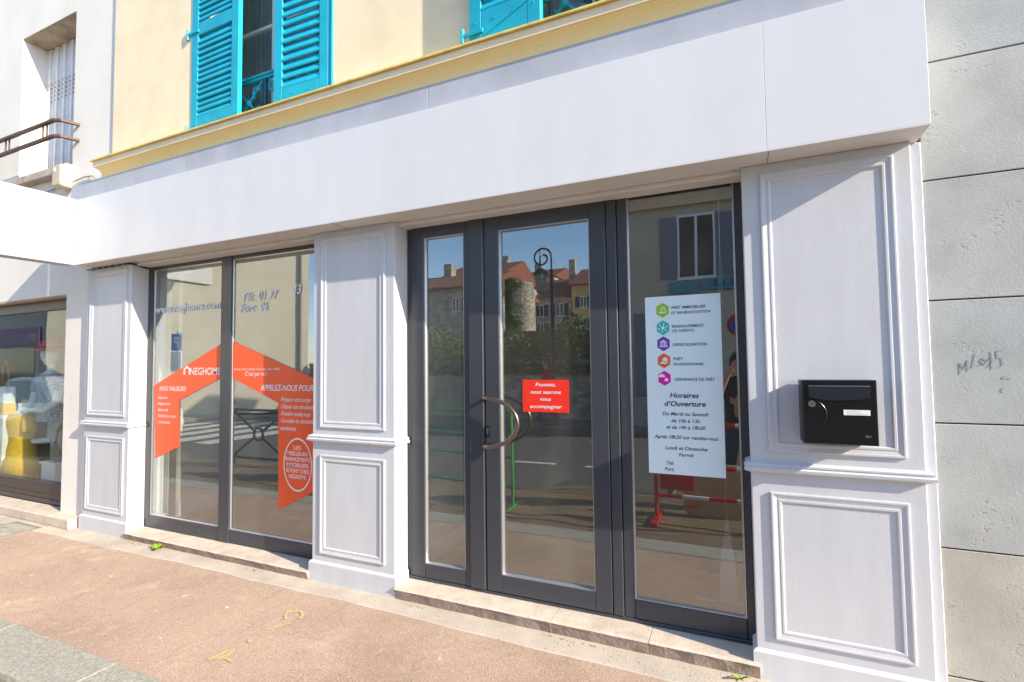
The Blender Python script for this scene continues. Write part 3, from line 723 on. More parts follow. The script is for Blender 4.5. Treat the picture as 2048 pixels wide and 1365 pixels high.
for body, a, b, y in (('Tél:  01 77', 484, 556, 600), ('43', 583, 603, 588), ('Port:  06', 480, 535, 623)): part('text_line', tpx(MB(), body, a, b, y, GY, .070, shear=.2, bold=.022), M['white'], pl)
# torn plastic strip hanging inside the fixed light
fs = thing('plastic_strip', 'twisted grey translucent plastic strip hanging behind the hours poster', 'strip', (-.07, .34, .35))
mb = MB(); mb.smooth = True; vs = []; n = 36
for i in range(n+1):
    t = i/n; c = onp(1440+18*t, 520+680*t, .34); w = .008+.030*t+.014*math.sin(t*9); a = .5+2.2*t+.5*math.sin(t*7)
    vs += [(c.x-w*math.cos(a), .34-w*math.sin(a)*.8, c.z), (c.x+.01*math.sin(t*14), .34+.01*math.cos(t*8), c.z-.01), (c.x+w*math.cos(a), .34+w*math.sin(a)*.8, c.z)]
mb.add(vs, [(3*i+k, 3*i+3+k, 3*i+4+k, 3*i+1+k) for i in range(n) for k in range(2)])
part('film', mb, flat('grey_film', (.36, .34, .38), .25, .5), fs)
part('hook', MB().tube([(onp(1440, 520, .34).x, .34, onp(1440, 520, .34).z), (onp(1440, 512, .34).x, .34, 2.622)], .003, 6), M['white'], fs)
for i, (a, b) in enumerate((((1390, 1138), (1480, 1152)), ((1395, 1190), (1482, 1203)))):
    st_ = tag(part('floor_strip', bx(-.30+.03*i, -.02, .99-.4*i, 1.01-.4*i, .062, .068), M['white'], None), ('thin white floor strip lying deeper inside behind the fixed light' if i == 0 else 'thin white floor strip lying just behind the fixed light'), 'strip')

# ================================================================== mailbox
mbx = thing('mailbox', 'black metal mailbox with silver lock hung on the panelled pillar', 'mailbox', (.40, -.02, 1.133))
part('body', bx(.262, .541, -.112, -.010, 1.135, 1.411), flat('dark_mailbox_side', (.035, .03, .045), .45, .4), mbx)
part('door', bb(.264, .541, -.126, -.1125, 1.133, 1.412, .003), M['black'], mbx)
a, b = onp(1617, 773, -.13), onp(1741, 797, -.13)
part('flap', bx(a.x, b.x, -.131, -.1265, 1.337, a.z).prism([(a.x, 1.337), (a.x+.03, 1.329), (a.x+.08, 1.323), (b.x-.06, 1.326), (b.x, 1.3365)], -.1305, -.1265), flat('blue_black_flap', (.012, .018, .026), .35, .5), mbx)
part('lip', bx(a.x-.002, b.x+.001, -.1318, -.1265, a.z+.0005, a.z+.0025), M['alu'], mbx)
q = onp(1623.5, 808, -.13)
lk = part('lock', MB().prism([(q.x+.0145*math.cos(2*math.pi*k/20), q.z+.0145*math.sin(2*math.pi*k/20)) for k in range(20)], -.1345, -.1265), M['steel'], mbx)
part('keyhole', bx(q.x-.0012, q.x+.0012, -.1352, -.1347, q.z-.006, q.z+.006), M['blackm'], lk)
a, b = onp(1687, 820, -.127), onp(1741, 832, -.127)
nl = part('name_label', bx(a.x, b.x, -.1285, -.1265, b.z, a.z), M['white'], mbx)
mb = MB()
for i, w in enumerate((.5, .62, .95)):
    z = a.z-.0075-.0065*i; x = a.x+.012
    while x < a.x+.012+(b.x-a.x-.02)*w: d = .003+.006*random.random(); mb.poly([(x, z), (x+d, z), (x+d, z+.0022), (x, z+.0022)], -.1289); x += d+.002
part('small_print', mb, flat('faded_print', (.45, .45, .47), .6), nl)
q = onp(1737, 874, -.127); mb = MB(); mb.annulus((q.x, q.z), .010, .0112, -.1268, 20, .5); mb.disc((q.x-.004, q.z), .003, -.1268, 8); mb.disc((q.x+.003, q.z-.001), .002, -.1268, 8)
part('emblem', mb, M['alu'], mbx)
mb = MB(); mb.tube([(.300+.055*math.cos(t), -.126, 1.262+.062*math.sin(t)) for t in [R(-50+i*10) for i in range(13)]], .0016, 5); part('pressed_rib', mb, M['black'], mbx)

# ================================================================== projecting sign, cable
pj = thing('projecting_sign', 'white blank box sign jutting out from the left end of the shop sign', 'sign', (-5.62, -.16, ZS))
part('box', bx(-5.70, -5.556, -.86, -.163, ZS-.003, 3.074), M['boxsign'], pj)
part('face', bb(-5.556, -5.5525, -.86, -.163, ZS-.001, 3.076, .001), M['boxsign'], pj)
cb = thing('black_cable', 'black cable clipped under the soffit along the top of the panelled pillar', 'cable', (-5.3, -.012, 2.45))
mb = MB(); mb.smooth = True
mb.tube([(-5.66, -.012, 2.452), (-5.4, -.012, 2.450), (-5.15, -.012, 2.451), (-5.0, -.012, 2.452), (-4.952, -.004, 2.447), (-4.945, .05, 2.435), (-4.948, .125, 2.425)], .007, 8); part('sleeve', mb, M['blackm'], cb)
for i in range(6): part('clip', bx(-5.60+i*.105, -5.594+i*.105, -.021, -.004, 2.443, 2.461), M['white'], cb)

# ================================================================== neighbour on the left
nb = thing('neighbour_building', 'white rendered building with a metal shuttered window above a clothes shop', 'building', (-8.5, 3, 0))
YN = .04; UX0, UX1, UZ0, UZ1 = -7.16, -6.09, 3.56, 5.19; SX0, SX1, SZ0, SZ1 = -11.4, -6.125, .105, 2.255
mb = MB()
mb.box(-13, SX0, YN, .5, -.1, 2.255); mb.box(SX1, -5.675, YN, .5, -.1, 2.255); mb.box(-13, -5.675, YN, .5, 2.255, 3.02)
mb.box(-13, -5.362, YN, .5, 3.02, UZ0); mb.box(-13, UX0, YN, .5, UZ0, UZ1); mb.box(UX1, -5.362, YN, .5, UZ0, UZ1); mb.box(-13, -5.362, YN, .5, UZ1, 8)
part('wall', mb, M['wrender'], nb)
part('rear_block', bx(-13, -5.37, 5.0, 8, -.1, 7.9), M['wrender'], nb)
part('window_head', bx(UX0+.001, UX1-.001, YN+.003, .30, UZ1-.006, UZ1-.0005), pmat('peeling_head', (.50, .42, .32), .9, .1, 9, col2=(.30, .24, .17)), nb)
# folding metal shutter
msh = part('metal_shutter', bx(UX0, UX1, .315, .32, UZ0, UZ1), M['iback'], nb)
pw = .0765; mpan = MB(); mpan.bbox(0, pw-.004, -.008, .008, 3.57, 5.18, .003); mpan.bbox(.006, .016, -.016, -.008, 3.57, 5.18, .002)
mpm = mesh('shutter_panel', mpan, pmat('white_enamel', (.82, .82, .84), .5, .03, 6, col2=(.72, .70, .68)))
for i in range(14): link('shutter_panel', mpm, msh, (UX0+i*pw, .27+(.012 if i % 2 else 0), 0), (0, 0, R(5 if i % 2 else -5)))
mdot = MB()
for i in range(14):
    for k in range(5): mdot.box(UX0+i*pw+.034, UX0+i*pw+.040, .252, .262, 4.75-k*.05, 4.762-k*.05)
part('vent_holes', mdot, pmat('rust_hole', (.25, .16, .10), .9, .2), msh)
part('window_sill', bb(UX0-.06, UX1+.05, -.045, .27, 3.475, 3.56, .008), pmat('weathered_sill', (.50, .43, .36), .9, .15, 8, .3, 50), nb)
# guard rail of flat bar
rl = part('guard_rail', MB(), M['lamp'], nb)
mr = MB(); brown = pmat('brown_rail_paint', (.105, .052, .035), .55, .12, 20)
for z in (3.965, 3.805):
    mr.sweep([(-7.75, .045), (-7.70, -.085), (-7.66, -.115), (-6.09, -.115), (-6.03, -.085), (-5.985, .045)], [(-.012, z-.012), (.022, z-.012), (.022, z+.012), (-.012, z+.012)])
rl.data = mesh('guard_rail', mr, brown)
for x in (-7.05, -6.30):
    for d in (0, .075): part('rail_post', MB().tube([(x+d, -.115, 3.82), (x+d, -.115, 3.95)], .008, 8), brown, rl)
# siren box
sr = thing('alarm_siren', 'cream alarm siren box mounted on the white wall under the window sill', 'alarm', (-6.02, -.02, 3.3))
mb = MB(); n = 8
for i, (y, k) in enumerate(((.04, 1.), (-.06, 1.), (-.085, .93), (-.10, .8))): pass
def rrect(cx, cz, w, h, r, n=5):
    p = []
    for sx, sz, a0 in ((1, 1, 0), (-1, 1, 90), (-1, -1, 180), (1, -1, 270)):
        for j in range(n+1): a = R(a0+90*j/n); p.append((cx+sx*(w-r)+r*math.cos(a), cz+sz*(h-r)+r*math.sin(a)))
    return p
def loft_rr(mb, cx, cz, secs, w, h, r):
    rings = []
    for y, k in secs: rings.append([(p[0], y, p[1]) for p in rrect(cx, cz, w*k, h*k, r*k)])
    m = len(rings[0]); vs = [v for g in rings for v in g]; fs = []
    for i in range(len(rings)-1):
        for j in range(m): fs.append((i*m+j, i*m+(j+1) % m, (i+1)*m+(j+1) % m, (i+1)*m+j))
    fs.append(tuple((len(rings)-1)*m+j for j in range(m))); mb.add(vs, fs); return mb
loft_rr(mb, -6.12, 3.43, ((.04, .9), (.02, 1.), (-.045, 1.), (-.07, .93), (-.078, .8)), .085, .115, .03)
part('cover', mb, pmat('aged_plastic', (.62, .52, .37), .55, .05, 6), sr)
part('grille', MB().prism([(-6.15+.022*math.cos(2*math.pi*k/14), 3.49+.022*math.sin(2*math.pi*k/14)) for k in range(14)], -.082, -.077), M['white'], sr)
wr = thing('wall_cable', 'thin grey cable sagging along the white wall under the siren', 'cable', (-5.7, .02, 3.25))
mb = MB(); mb.smooth = True; pts = [onp(*p, .025) for p in ((60, 398), (95, 384), (140, 366), (170, 354), (184, 352), (193, 358), (186, 366), (178, 360), (176, 354))]
mb.tube(pts, .0055, 6); part('sleeve', mb, flat('grey_cable', (.28, .24, .20), .6), wr)
# shop window of the neighbour
nf = part('shop_window', MB(), M['anth'], nb); brn = pmat('brown_aluminium', (.045, .035, .032), .35, .05, 30)
m_ = MB()
for a in ((SX0, SX1, 2.13, 2.235), (SX0, SX1, .105, .150), (SX0, SX1, .215, .325)): m_.bbox(a[0], a[1], .13, .20, a[2], a[3], .005)
m_.bbox(SX0, SX1, .145, .20, .150, .215, .002); m_.bbox(-8.9, -8.84, .13, .20, .325, 2.13, .004); m_.bbox(SX1-.05, SX1, .136, .20, .325, 2.13, .003)
nf.data = mesh('shop_window', m_, brn)
part('pane', bx(-8.84, SX1-.052, .158, .161, .326, 2.129), M['glass2'], nf)
part('pane', bx(SX0, -8.9, .158, .161, .326, 2.129), M['glass2'], nf)
part('window_head', bx(SX0, SX1-.001, YN+.002, .13, 2.236, 2.254), pmat('tan_head', (.48, .36, .22), .9, .08), nb)
part('step_stone', bb(-9.2, -5.735, -.075, .13, 0, .100, .012), M['step'], nb)
part('shop_floor', bx(-12.8, -5.7, .2, 4.9, .02, .14), pmat('shop_floor', (.36, .30, .25), .6, .1), nb)
part('shop_back_wall', bx(-12.8, -5.7, 2.6, 2.7, .14, 2.9), pmat('shop_back', (.30, .31, .30), .8, .05), nb)
part('shop_far_wall', bx(-13, -12.8, .5, 2.7, -.1, 2.9), M['iwall'], nb)
part('shop_ceiling', bx(-12.8, -5.7, .5, 2.6, 2.75, 2.9), M['iwall'], nb)
part('shop_side_wall', bx(-5.95, -5.72, .5, 2.6, .14, 2.75), M['iwall'], nb)

# ---- shop display
def bust(name, label, c, zb, dress, dmat, skin, head=False, arms=False, group=None):
    t = thing(name, label, 'mannequin', c)
    x, y, _ = c
    m_ = MB(); m_.smooth = True
    m_.lathe((x, y, zb), [(.16, 0), (.165, .03), (.16, .04), (.02, .05), (.02, .28)], 20); part('stand', m_, M['white'], t)
    m_ = MB(); m_.smooth = True; s = zb+.28
    m_.lathe((x, y, s), [(.10, 0), (.155, .02), (.15, .12), (.125, .24), (.14, .34), (.16, .42), (.165, .48), (.13, .545), (.07, .575), (.052, .60), (.050, .66), (.045, .675)], 20, 1.15, .72); part('torso', m_, skin, t)
    m_ = MB(); m_.smooth = True
    m_.lathe((x, y, s), [(.24 if dress == 'dress' else .20, -.20 if dress == 'dress' else -.02), (.20, .0), (.172, .03), (.166, .12), (.14, .24), (.156, .34), (.176, .42), (.180, .485), (.155, .535), (.115, .552)], 24, 1.15, .74)
    for sx in (-1, 1):
        m_.tube([(x+sx*.15, y, s+.50), (x+sx*.22, y-.02, s+.44), (x+sx*.255, y-.03, s+.34)], [.075, .072, .068], 10)
    part('garment', m_, dmat, t)
    if head:
        m_ = MB(); m_.smooth = True
        m_.lathe((x, y-.01, s+.66), [(.045, 0), (.06, .03), (.078, .07), (.088, .12), (.086, .17), (.07, .215), (.03, .24)], 16, .95, 1.1)
        m_.tube([(x+.01, y-.11, s+.74), (x+.005, y-.085, s+.77)], [.008, .016], 6); part('head', m_, skin, t)
    if arms:
        for sx in (-1, 1):
            m_ = MB(); m_.smooth = True
            m_.tube([(x+sx*.25, y-.03, s+.36), (x+sx*.265, y-.06, s+.20), (x+sx*.20, y-.16, s+.12), (x+sx*.06, y-.22, s+.13)], [.05, .045, .035, .022], 10)
            for k in range(4): m_.tube([(x+sx*.07, y-.22, s+.145-k*.012), (x+sx*.01, y-.232, s+.15-k*.014), (x-sx*.03, y-.225, s+.145-k*.014)], .007, 5)
            part('arm', m_, skin, t)
    return t
skin = pmat('mannequin_white', (.75, .74, .70), .5, .02)
ymat = pmat('yellow_fabric', (.86, .50, .01), .8, .08, 30, .2, 90)
pat = pmat('patterned_knit', (.42, .46, .52), .9, .5, 60, col2=(.03, .04, .07))
bust('mannequin', 'headless white mannequin in a mustard yellow dress in the clothes shop window', (-7.98, .46, .14), .14, 'dress', ymat, skin)
bust('mannequin', 'white mannequin with crossed arms in a dark patterned top in the clothes shop window', (-7.72, .62, .14), .62, 'top', pat, skin, True, True)
ht = thing('hat', 'red brimmed hat with a dark band on the mannequin in the patterned top', 'hat', (-7.72, .60, 1.74))
m_ = MB(); m_.smooth = True; m_.lathe((-7.72, .605, 1.742), [(.17, -.012), (.175, -.004), (.105, .012), (.100, .05), (.096, .09), (.07, .115), (.01, .12)], 24, 1, 1.15); part('crown', m_, pmat('red_felt', (.70, .02, .03), .9, .1, 30), ht)
m_ = MB(); m_.smooth = True; m_.lathe((-7.72, .605, 1.742), [(.1055, .014), (.1025, .045)], 24, 1.005, 1.155); part('band', m_, M['blackm'], ht)
o = thing('display_box', 'orange cardboard display box behind the yellow dress', 'box', (-8.30, .80, .14))
part('carton', bb(-8.47, -8.13, .66, .95, .60, 1.06, .006), pmat('orange_card', (.72, .27, .05), .7, .06), o)
part('lid', bb(-8.485, -8.115, .648, .965, 1.06, 1.12, .006), pmat('orange_card_light', (.78, .34, .08), .7, .06), o)
part('pedestal', bx(-8.43, -8.17, .70, .92, .14, .60), M['iback'], o)
o = thing('display_plinth', 'white display plinth by the right edge of the clothes shop window', 'plinth', (-7.05, .45, .14))
part('column', bb(-7.22, -6.94, .34, .60, .14, .44, .006), M['white'], o)
part('top', bb(-7.24, -6.92, .325, .615, .44, .462, .004), M['white'], o)
o = thing('knitted_bag', 'beige knitted bag standing on the white display plinth', 'bag', (-7.08, .47, .462))
m_ = MB(); m_.smooth = True; loft_rr(m_, -7.07, .69, ((.56, .8), (.55, .97), (.47, 1.0), (.40, .95), (.39, .8)), .12, .228, .06); part('pouch', m_, pmat('beige_knit', (.42, .33, .25), .95, .3, 80, .6, 90), o)
m_ = MB(); m_.tube([(-7.14, .47, .90), (-7.12, .47, 1.00), (-7.07, .47, 1.03), (-7.02, .47, 1.00), (-7.0, .47, .90)], .01, 8); part('handle', m_, pmat('beige_strap', (.5, .4, .3), .9, .1), o)
o = thing('necklace', 'pale bead necklace with a ring pendant hung on the knitted bag', 'necklace', (-7.07, .385, .75))
m_ = MB()
for k in range(13): a = math.pi+math.pi*k/12; m_.lathe((-7.07+.045*math.cos(a), .383, .80+.10*math.sin(a)), [(.002, -.007), (.008, 0), (.002, .007)], 6)
part('beads', m_, M['white'], o)
m_ = MB(); m_.tube([(-7.07+.025*math.cos(2*math.pi*k/16), .381, .672+.025*math.sin(2*math.pi*k/16)) for k in range(16)], .008, 6, True); part('pendant', m_, pmat('pendant_stone', (.62, .62, .55), .5), o)
o = thing('handbag', 'yellow and white handbag with a tall orange handle in the clothes shop window', 'handbag', (-8.15, .36, .95))
part('lower', bb(-8.27, -8.03, .30, .42, .97, 1.10, .01), ymat, o); part('upper', bb(-8.26, -8.04, .305, .415, 1.1005, 1.30, .01), M['white'], o)
m_ = MB(); m_.smooth = True; m_.tube([(-8.22, .36, 1.30), (-8.22, .36, 1.50), (-8.19, .36, 1.58), (-8.15, .36, 1.61), (-8.11, .36, 1.58), (-8.08, .36, 1.50), (-8.08, .36, 1.30)], .009, 8); part('handle', m_, pmat('orange_leather', (.62, .25, .04), .5), o)
part('riser', bx(-8.25, -8.05, .31, .41, .14, .97), M['white'], o)

# ================================================================== stone-clad building on the right
sc = thing('stone_clad_building', 'grey building clad in large pitted cast stone slabs', 'building', (4, 2, 0))
YG = .045
part('backing_wall', bx(.790, 8, YG+.012, .5, -.1, 6.9), M['joint'], sc)
zs = [-.05, .155, .690, 1.2215, 1.755, 2.288, 2.819, 3.352, 3.885, 4.418, 4.951, 5.484, 6.017, 6.55]
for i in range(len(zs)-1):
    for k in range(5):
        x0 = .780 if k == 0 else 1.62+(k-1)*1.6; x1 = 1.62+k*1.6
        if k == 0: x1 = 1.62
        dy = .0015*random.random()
        part('wall_slab', bb(x0+(.004 if k else 0), x1-.004, YG+dy, .2, zs[i]+.0032, zs[i+1]-.0032, .002), M['slab_b'] if i < 2 else (M['slab_c'] if i % 3 == 0 else M['slab']), sc)  # lower courses tinted beige: pavement bounce mixed into the stone's own tone
part('rear_block', bx(.80, 8, .5, 8, -.1, 6.9), M['iwall'], sc)
# scratched graffiti, pencil thin
pencil = flat('pencil_grey', (.31, .31, .31), .8)
def stroke(pts, r=.0008):
    part('scratch_mark', MB().tube([onp(px, py, YG-.0005) for px, py in pts], r, 5), pencil, sc)
stroke([(1922, 748), (1921, 726), (1930, 738), (1936, 720), (1938, 742)]); stroke([(1952, 708), (1946, 735), (1958, 731), (1964, 728)])
stroke([(1975, 722), (1966, 716), (1962, 722), (1970, 730), (1976, 722), (1982, 716), (1987, 722), (1976, 735)]); stroke([(1984, 703), (1986, 738)])
stroke([(2008, 700), (1995, 702), (1996, 716), (2005, 716), (2007, 730), (1998, 735)]); stroke([(2012, 752), (2006, 755), (2010, 758), (2018, 757), (2024, 757)]); stroke([(2008, 775), (2004, 782), (2010, 784)])

# ---- weeds along the steps
def weed(x, y, s, n, label):
    w = thing('weed', label, 'weed', (x, y, 0), 'weeds at the foot of the steps')
    for i in range(n):
        a = 2*math.pi*i/n+random.random()*.6; L = s*(.6+.6*random.random()); m_ = MB()
        d = Vector((math.cos(a), math.sin(a)*.7-.25, 0)); q = Vector((-d.y, d.x, 0)).normalized()
        pts = [Vector((x, y, .004))+d*L*t+Vector((0, 0, L*(.9*t-.55*t*t))) for t in (0, .35, .7, 1)]
        wd = [.1, .30, .26, .04]
        vs = []
        for p_, w_ in zip(pts, wd): vs += [p_-q*L*w_*.6, p_+q*L*w_*.6]
        m_.add(vs, [(2*k, 2*k+1, 2*k+3, 2*k+2) for k in range(3)])
        part('leaf', m_, M['green'], w)
weed(-4.42, -.055, .085, 11, 'bright green weed growing at the foot of the display window step')
weed(-.03, -.055, .05, 5, 'small clover-like weed at the right end of the entrance step')
mb = MB()
for i in range(420):
    xa, xb = random.choice(((P1[1], P2[0]), (P2[1], P3[0]), (-8, P1[0])))
    x = random.uniform(xa, xb); y = -.045-.02*random.random()
    if xa == -8: y = -.085-.015*random.random()
    if math.sin(x*5.1)+.6*math.sin(x*13) < .35: continue
    h = .006+.012*random.random(); a = random.random()*6.28
    mb.add([(x-.004*math.cos(a), y-.004*math.sin(a), .003), (x+.004*math.cos(a), y+.004*math.sin(a), .003), (x+.006*random.uniform(-1, 1), y-.004, .003+h)], [(0, 1, 2)])
o = part('moss_tufts', mb, pmat('moss', (.24, .25, .06), .9, .3, 40)); o['kind'] = 'stuff'; o['label'] = 'thin moss and grit along the foot of the steps'; o['category'] = 'moss'

# ================================================================== across the street (seen mirrored in the glass)
M['plaster'] = pmat('beige_plaster', (.56, .49, .38), .9, .05, 1.5, .15, 90, .15)
M['plaster2'] = pmat('pale_plaster', (.62, .58, .50), .9, .05, 1.5, .15, 90, .15)
M['rubble'] = stone_mat('rubble_stone', (.46, .40, .31), 5.0)
M['houst'] = stone_mat('house_stone', (.46, .41, .33), 3.0)
M['ochre'] = pmat('ochre_plaster', (.58, .42, .16), .9, .06, 1.0)
M['rtile'] = pmat('red_roof_tile', (.27, .10, .06), .9, .18, 5.0, .5, 14, col2=(.16, .06, .04))
M['wglass'] = flat('dark_window_glass', (.03, .035, .04), .06, .6)
M['gshut'] = pmat('grey_blue_shutter', (.17, .19, .25), .6, .06, 8)
M['dshut'] = pmat('dark_blue_shutter', (.025, .045, .085), .6, .06, 8)
M['leafd'] = pmat('ivy_leaf', (.17, .24, .05), .7, .35, 6, col2=(.07, .11, .03))
M['leafb'] = pmat('hedge_leaf', (.155, .195, .04), .7, .35, 4, col2=(.05, .07, .02))
FYY = -9.9
def fbox(mb, x0, x1, yf, d, z0, z1): return mb.box(x0, x1, yf-d, yf, z0, z1)     # building whose front faces +Y
def fwindow(b, x0, x1, z0, z1, yf, frame, shut=None, sw=.45):
    w = part('window', MB().box(x0-.06, x1+.06, yf-.02, yf+.05, z0-.08, z0).box(x0-.05, x0, yf-.02, yf+.04, z0, z1).box(x1, x1+.05, yf-.02, yf+.04, z0, z1).box(x0-.05, x1+.05, yf-.02, yf+.04, z1, z1+.06)
             .box((x0+x1)/2-.03, (x0+x1)/2+.03, yf-.01, yf+.03, z0, z1), frame, b)
    part('pane', bx(x0, x1, yf-.01, yf+.012, z0, z1), M['wglass'], w)
    if shut:
        for a in (x0-.06-sw, x1+.06): part('shutter', bx(a, a+sw, yf+.005, yf+.045, z0-.03, z1+.03), shut, w)
    return w
def gable_roof(mb, x0, x1, y0, y1, z0, z1, o=.3):
    ym = (y0+y1)/2; return mb.prism_x([(y0-o, z0-.1), (y1+o, z0-.1), (y1+o, z0), (ym, z1), (y0-o, z0)], x0-o, x1+o)
# garden wall of rubble stone with coping
gw = thing('garden_wall', 'dark rubble stone garden wall across the street', 'wall', (-8, FYY-.2, 0))
part('masonry', bx(-13.4, -2.75, FYY-.38, FYY, -.1, 1.50), M['rubble'], gw)
for i in range(11): part('coping', bx(-13.4+i*.968, -12.44+i*.968, FYY-.42, FYY+.04, 1.50, 1.585+.02*random.random()), M['rubble'], gw)
# hedge on the bank behind it
def foliage(mb, n, fn, s0, s1):
    for _ in range(n):
        c = Vector(fn()); a = Vector((random.gauss(0, 1), random.gauss(0, 1), random.gauss(0, 1))).normalized(); b = a.cross(Vector((random.gauss(0, 1), random.gauss(0, 1), random.gauss(0, 1)))).normalized()
        s = random.uniform(s0, s1); mb.add([c-a*s, c+b*s*.55, c+a*s, c-b*s*.55], [(0, 1, 2, 3)])
    return mb
hg = thing('hedge', 'overgrown ivy hedge spilling over the rubble garden wall', 'hedge', (-8, -10.9, 0))
def hpt():
    x = random.uniform(-13.2, -2.8); h = 2.35+.30*math.sin(x*1.1)+.22*math.sin(x*2.9+1)+.1*math.sin(x*7)
    return (x, random.uniform(-11.3, -10.15), random.uniform(1.35, h)) if random.random() < .8 else (x, -9.86, random.uniform(1.2, 1.6))
part('foliage', foliage(MB(), 14000, hpt, .035, .075), M['leafb'], hg)
part('stems', bx(-13.1, -2.9, -10.9, -10.6, -.1, 1.7), M['rubble'], hg)
# beige building with steps, behind the photographer
bg_ = thing('beige_building', 'beige plastered building with grey shutters and teal sign boards across the street', 'building', (1.5, -12, 0))
X0 = rp(1245, 500, FYY).x
part('wall', bx(-2.70, 7.0, FYY-1.1, FYY, -.1, 6.2), M['plaster'], bg_)
part('cornice', bx(-2.78, 7.08, FYY-.05, FYY+.16, 5.35, 5.52), M['plaster2'], bg_)
part('roof', gable_roof(MB(), -2.7, 7, FYY-1.1, FYY, 6.2, 6.9), M['rtile'], bg_)
a, b = rp(1357, 437, FYY), rp(1428, 550, FYY)
fwindow(bg_, a.x, b.x, b.z, a.z, FYY, M['white'], M['gshut'], .40)
fwindow(bg_, 3.0, 3.9, b.z, a.z, FYY, M['white'], M['gshut'], .40)
a = rp(1337, 567, FYY); b = rp(1400, 585, FYY)
teal = pmat('teal_sign', (.05, .30, .40), .5, .1)
part('sign_board', bx(a.x, b.x, FYY+.002, FYY+.08, b.z, a.z), teal, bg_)
sb = part('sign_board', bx(b.x+.08, b.x+1.7, FYY+.002, FYY+.08, b.z+.05, a.z+.05), teal, bg_)
part('lettering', text(MB(), 'ABEILLE', FYY+.085, b.x+.25, b.x+1.45, b.z+.12, .16, mirror=True), M['ink'], sb)
fwindow(bg_, .9, 2.2, .9, 2.5, FYY, M['white'])
for i in range(4): part('step', bx(-2.5, -1.4, FYY+.002, FYY+.9-.22*i, .0+.16*i, .16+.16*i), M['kerb'], bg_)
part('door', bx(-2.35, -1.55, FYY+.002, FYY+.05, .66, 2.75), M['gshut'], bg_)
# plain beige building further left: the street bends here, so its front is turned towards the sun
pb = thing('plain_building', 'large plain sunlit cream building where the street bends', 'building', (-13.5, -9.9, 0)); pb.rotation_euler = (0, 0, R(-47))
cream = pmat('cream_plaster', (.76, .68, .54), .9, .03, 1.2, .12, 90, .15)
def ppart(name, mb, m, par=None): return part(name, mb, m, par or pb, local=True)
ppart('wall', bx(-5.6, 0, -6, 0, -.12, 7.0), cream)
ppart('roof', gable_roof(MB(), -5.6, 0, -6, 0, 7.0, 9.2), M['rtile'])
ppart('forecourt', bx(-5.8, .8, .002, 1.1, -.13, .0), M['kerb'])
sb = ppart('sign_board', bx(-5.4, -3.6, .002, .09, 4.6, 5.3), M['white'])
ppart('lettering', text(MB(), 'Cours', .095, -5.2, -3.95, 4.75, .34, mirror=True), M['ink'], sb)
ppart('lamp_bracket', MB().tube([(-3.1, 0, 4.9), (-3.1, .6, 5.15), (-3.1, .75, 4.9)], .025, 6).lathe((-3.1, .75, 4.5), [(.05, 0), (.10, .08), (.15, .30), (.05, .40)], 8), M['lamp'])
ppart('downpipe', MB().tube([(-.25, .06, 0), (-.25, .06, 6.9)], .05, 8), M['kerb'])
# purple fronted shop building, far left
pu = thing('purple_shop_building', 'pale building over a purple shop sign far down the opposite side', 'building', (-37, -13, 0))
part('wall', bx(-46, -30.6, FYY-7, FYY, -.1, 8.0), M['plaster2'], pu)
part('roof', gable_roof(MB(), -46, -30.6, FYY-7, FYY, 8.0, 10), M['rtile'], pu)
sb = part('sign_board', bx(-45, -31, FYY+.002, FYY+.12, 2.75, 3.6), pmat('purple_sign', (.22, .06, .24), .5, .08), pu)
part('lettering', text(MB(), 'm', FYY+.125, -31.9, -31.2, 2.95, .5, mirror=True, shear=.3), M['white'], sb)
for i in range(4): fwindow(pu, -44+i*3.4, -43+i*3.4, 4.6, 6.3, FYY, M['white'], M['gshut'], .5)
for i in range(3): part('shop_pane', bx(-44+i*4.4, -40.4+i*4.4, FYY+.002, FYY+.03, .4, 2.6), M['wglass'], pu)
# houses up the hill
def far_house(name, label, Y, pxl, pxr, pye, pyr, wall, wins, shut=None, chim=None, depth=9):
    a, b = rp(pxl, pye, Y), rp(pxr, pye, Y); x0, x1 = min(a.x, b.x), max(a.x, b.x); ze = a.z; zr = rp((pxl+pxr)/2, pyr, Y-depth/2).z
    t = thing(name, label, 'house', ((x0+x1)/2, Y-depth/2, -.1))
    part('wall', bx(x0, x1, Y-depth, Y, -.2, ze), wall, t)
    rf = part('roof', gable_roof(MB(), x0, x1, Y-depth, Y, ze, max(zr, ze+.6)), M['rtile'], t)
    for (l, tp, r, bt) in wins:
        p, q = rp(l, tp, Y), rp(r, bt, Y); fwindow(t, min(p.x, q.x), max(p.x, q.x), q.z, p.z, Y, M['white'], shut, .42)
    for cpx in (chim or []):
        c = rp(cpx, pyr, Y-depth/2); part('chimney', bx(c.x-.3, c.x+.3, Y-depth/2-.3, Y-depth/2+.3, ze, c.z+.9), M['houst'], rf)
    return t
far_house('stone_house', 'grey stone house with dark blue shutters up the hill', -42, 1040, 1143, 598, 562, M['houst'], [(1073, 612, 1088, 633), (1113, 609, 1127, 630), (1075, 649, 1088, 662), (1113, 647, 1129, 660)], M['dshut'], [1068])
far_house('ochre_house', 'ochre yellow house with blue shutters next to the stone house', -41, 1143.5, 1215, 570, 538, M['ochre'], [(1161, 594, 1173, 613), (1190, 592, 1202, 611), (1160, 637, 1174, 651), (1190, 635, 1204, 649)], M['dshut'], [1146])
far_house('tiled_house', 'low stone house with a long red tiled roof beyond the garden', -22, 780, 955, 585, 556, M['houst'], [(907, 598, 918, 622)], None, [900])
far_house('gabled_house', 'tall house with a red gable roof behind the low tiled house', -34, 880, 1000, 560, 533, M['plaster2'], [], None, [1013])
far_house('hillside_house', 'pale house with a red roof behind the stone house', -60, 1060, 1110, 556, 540, M['plaster2'], [], None, [1075])
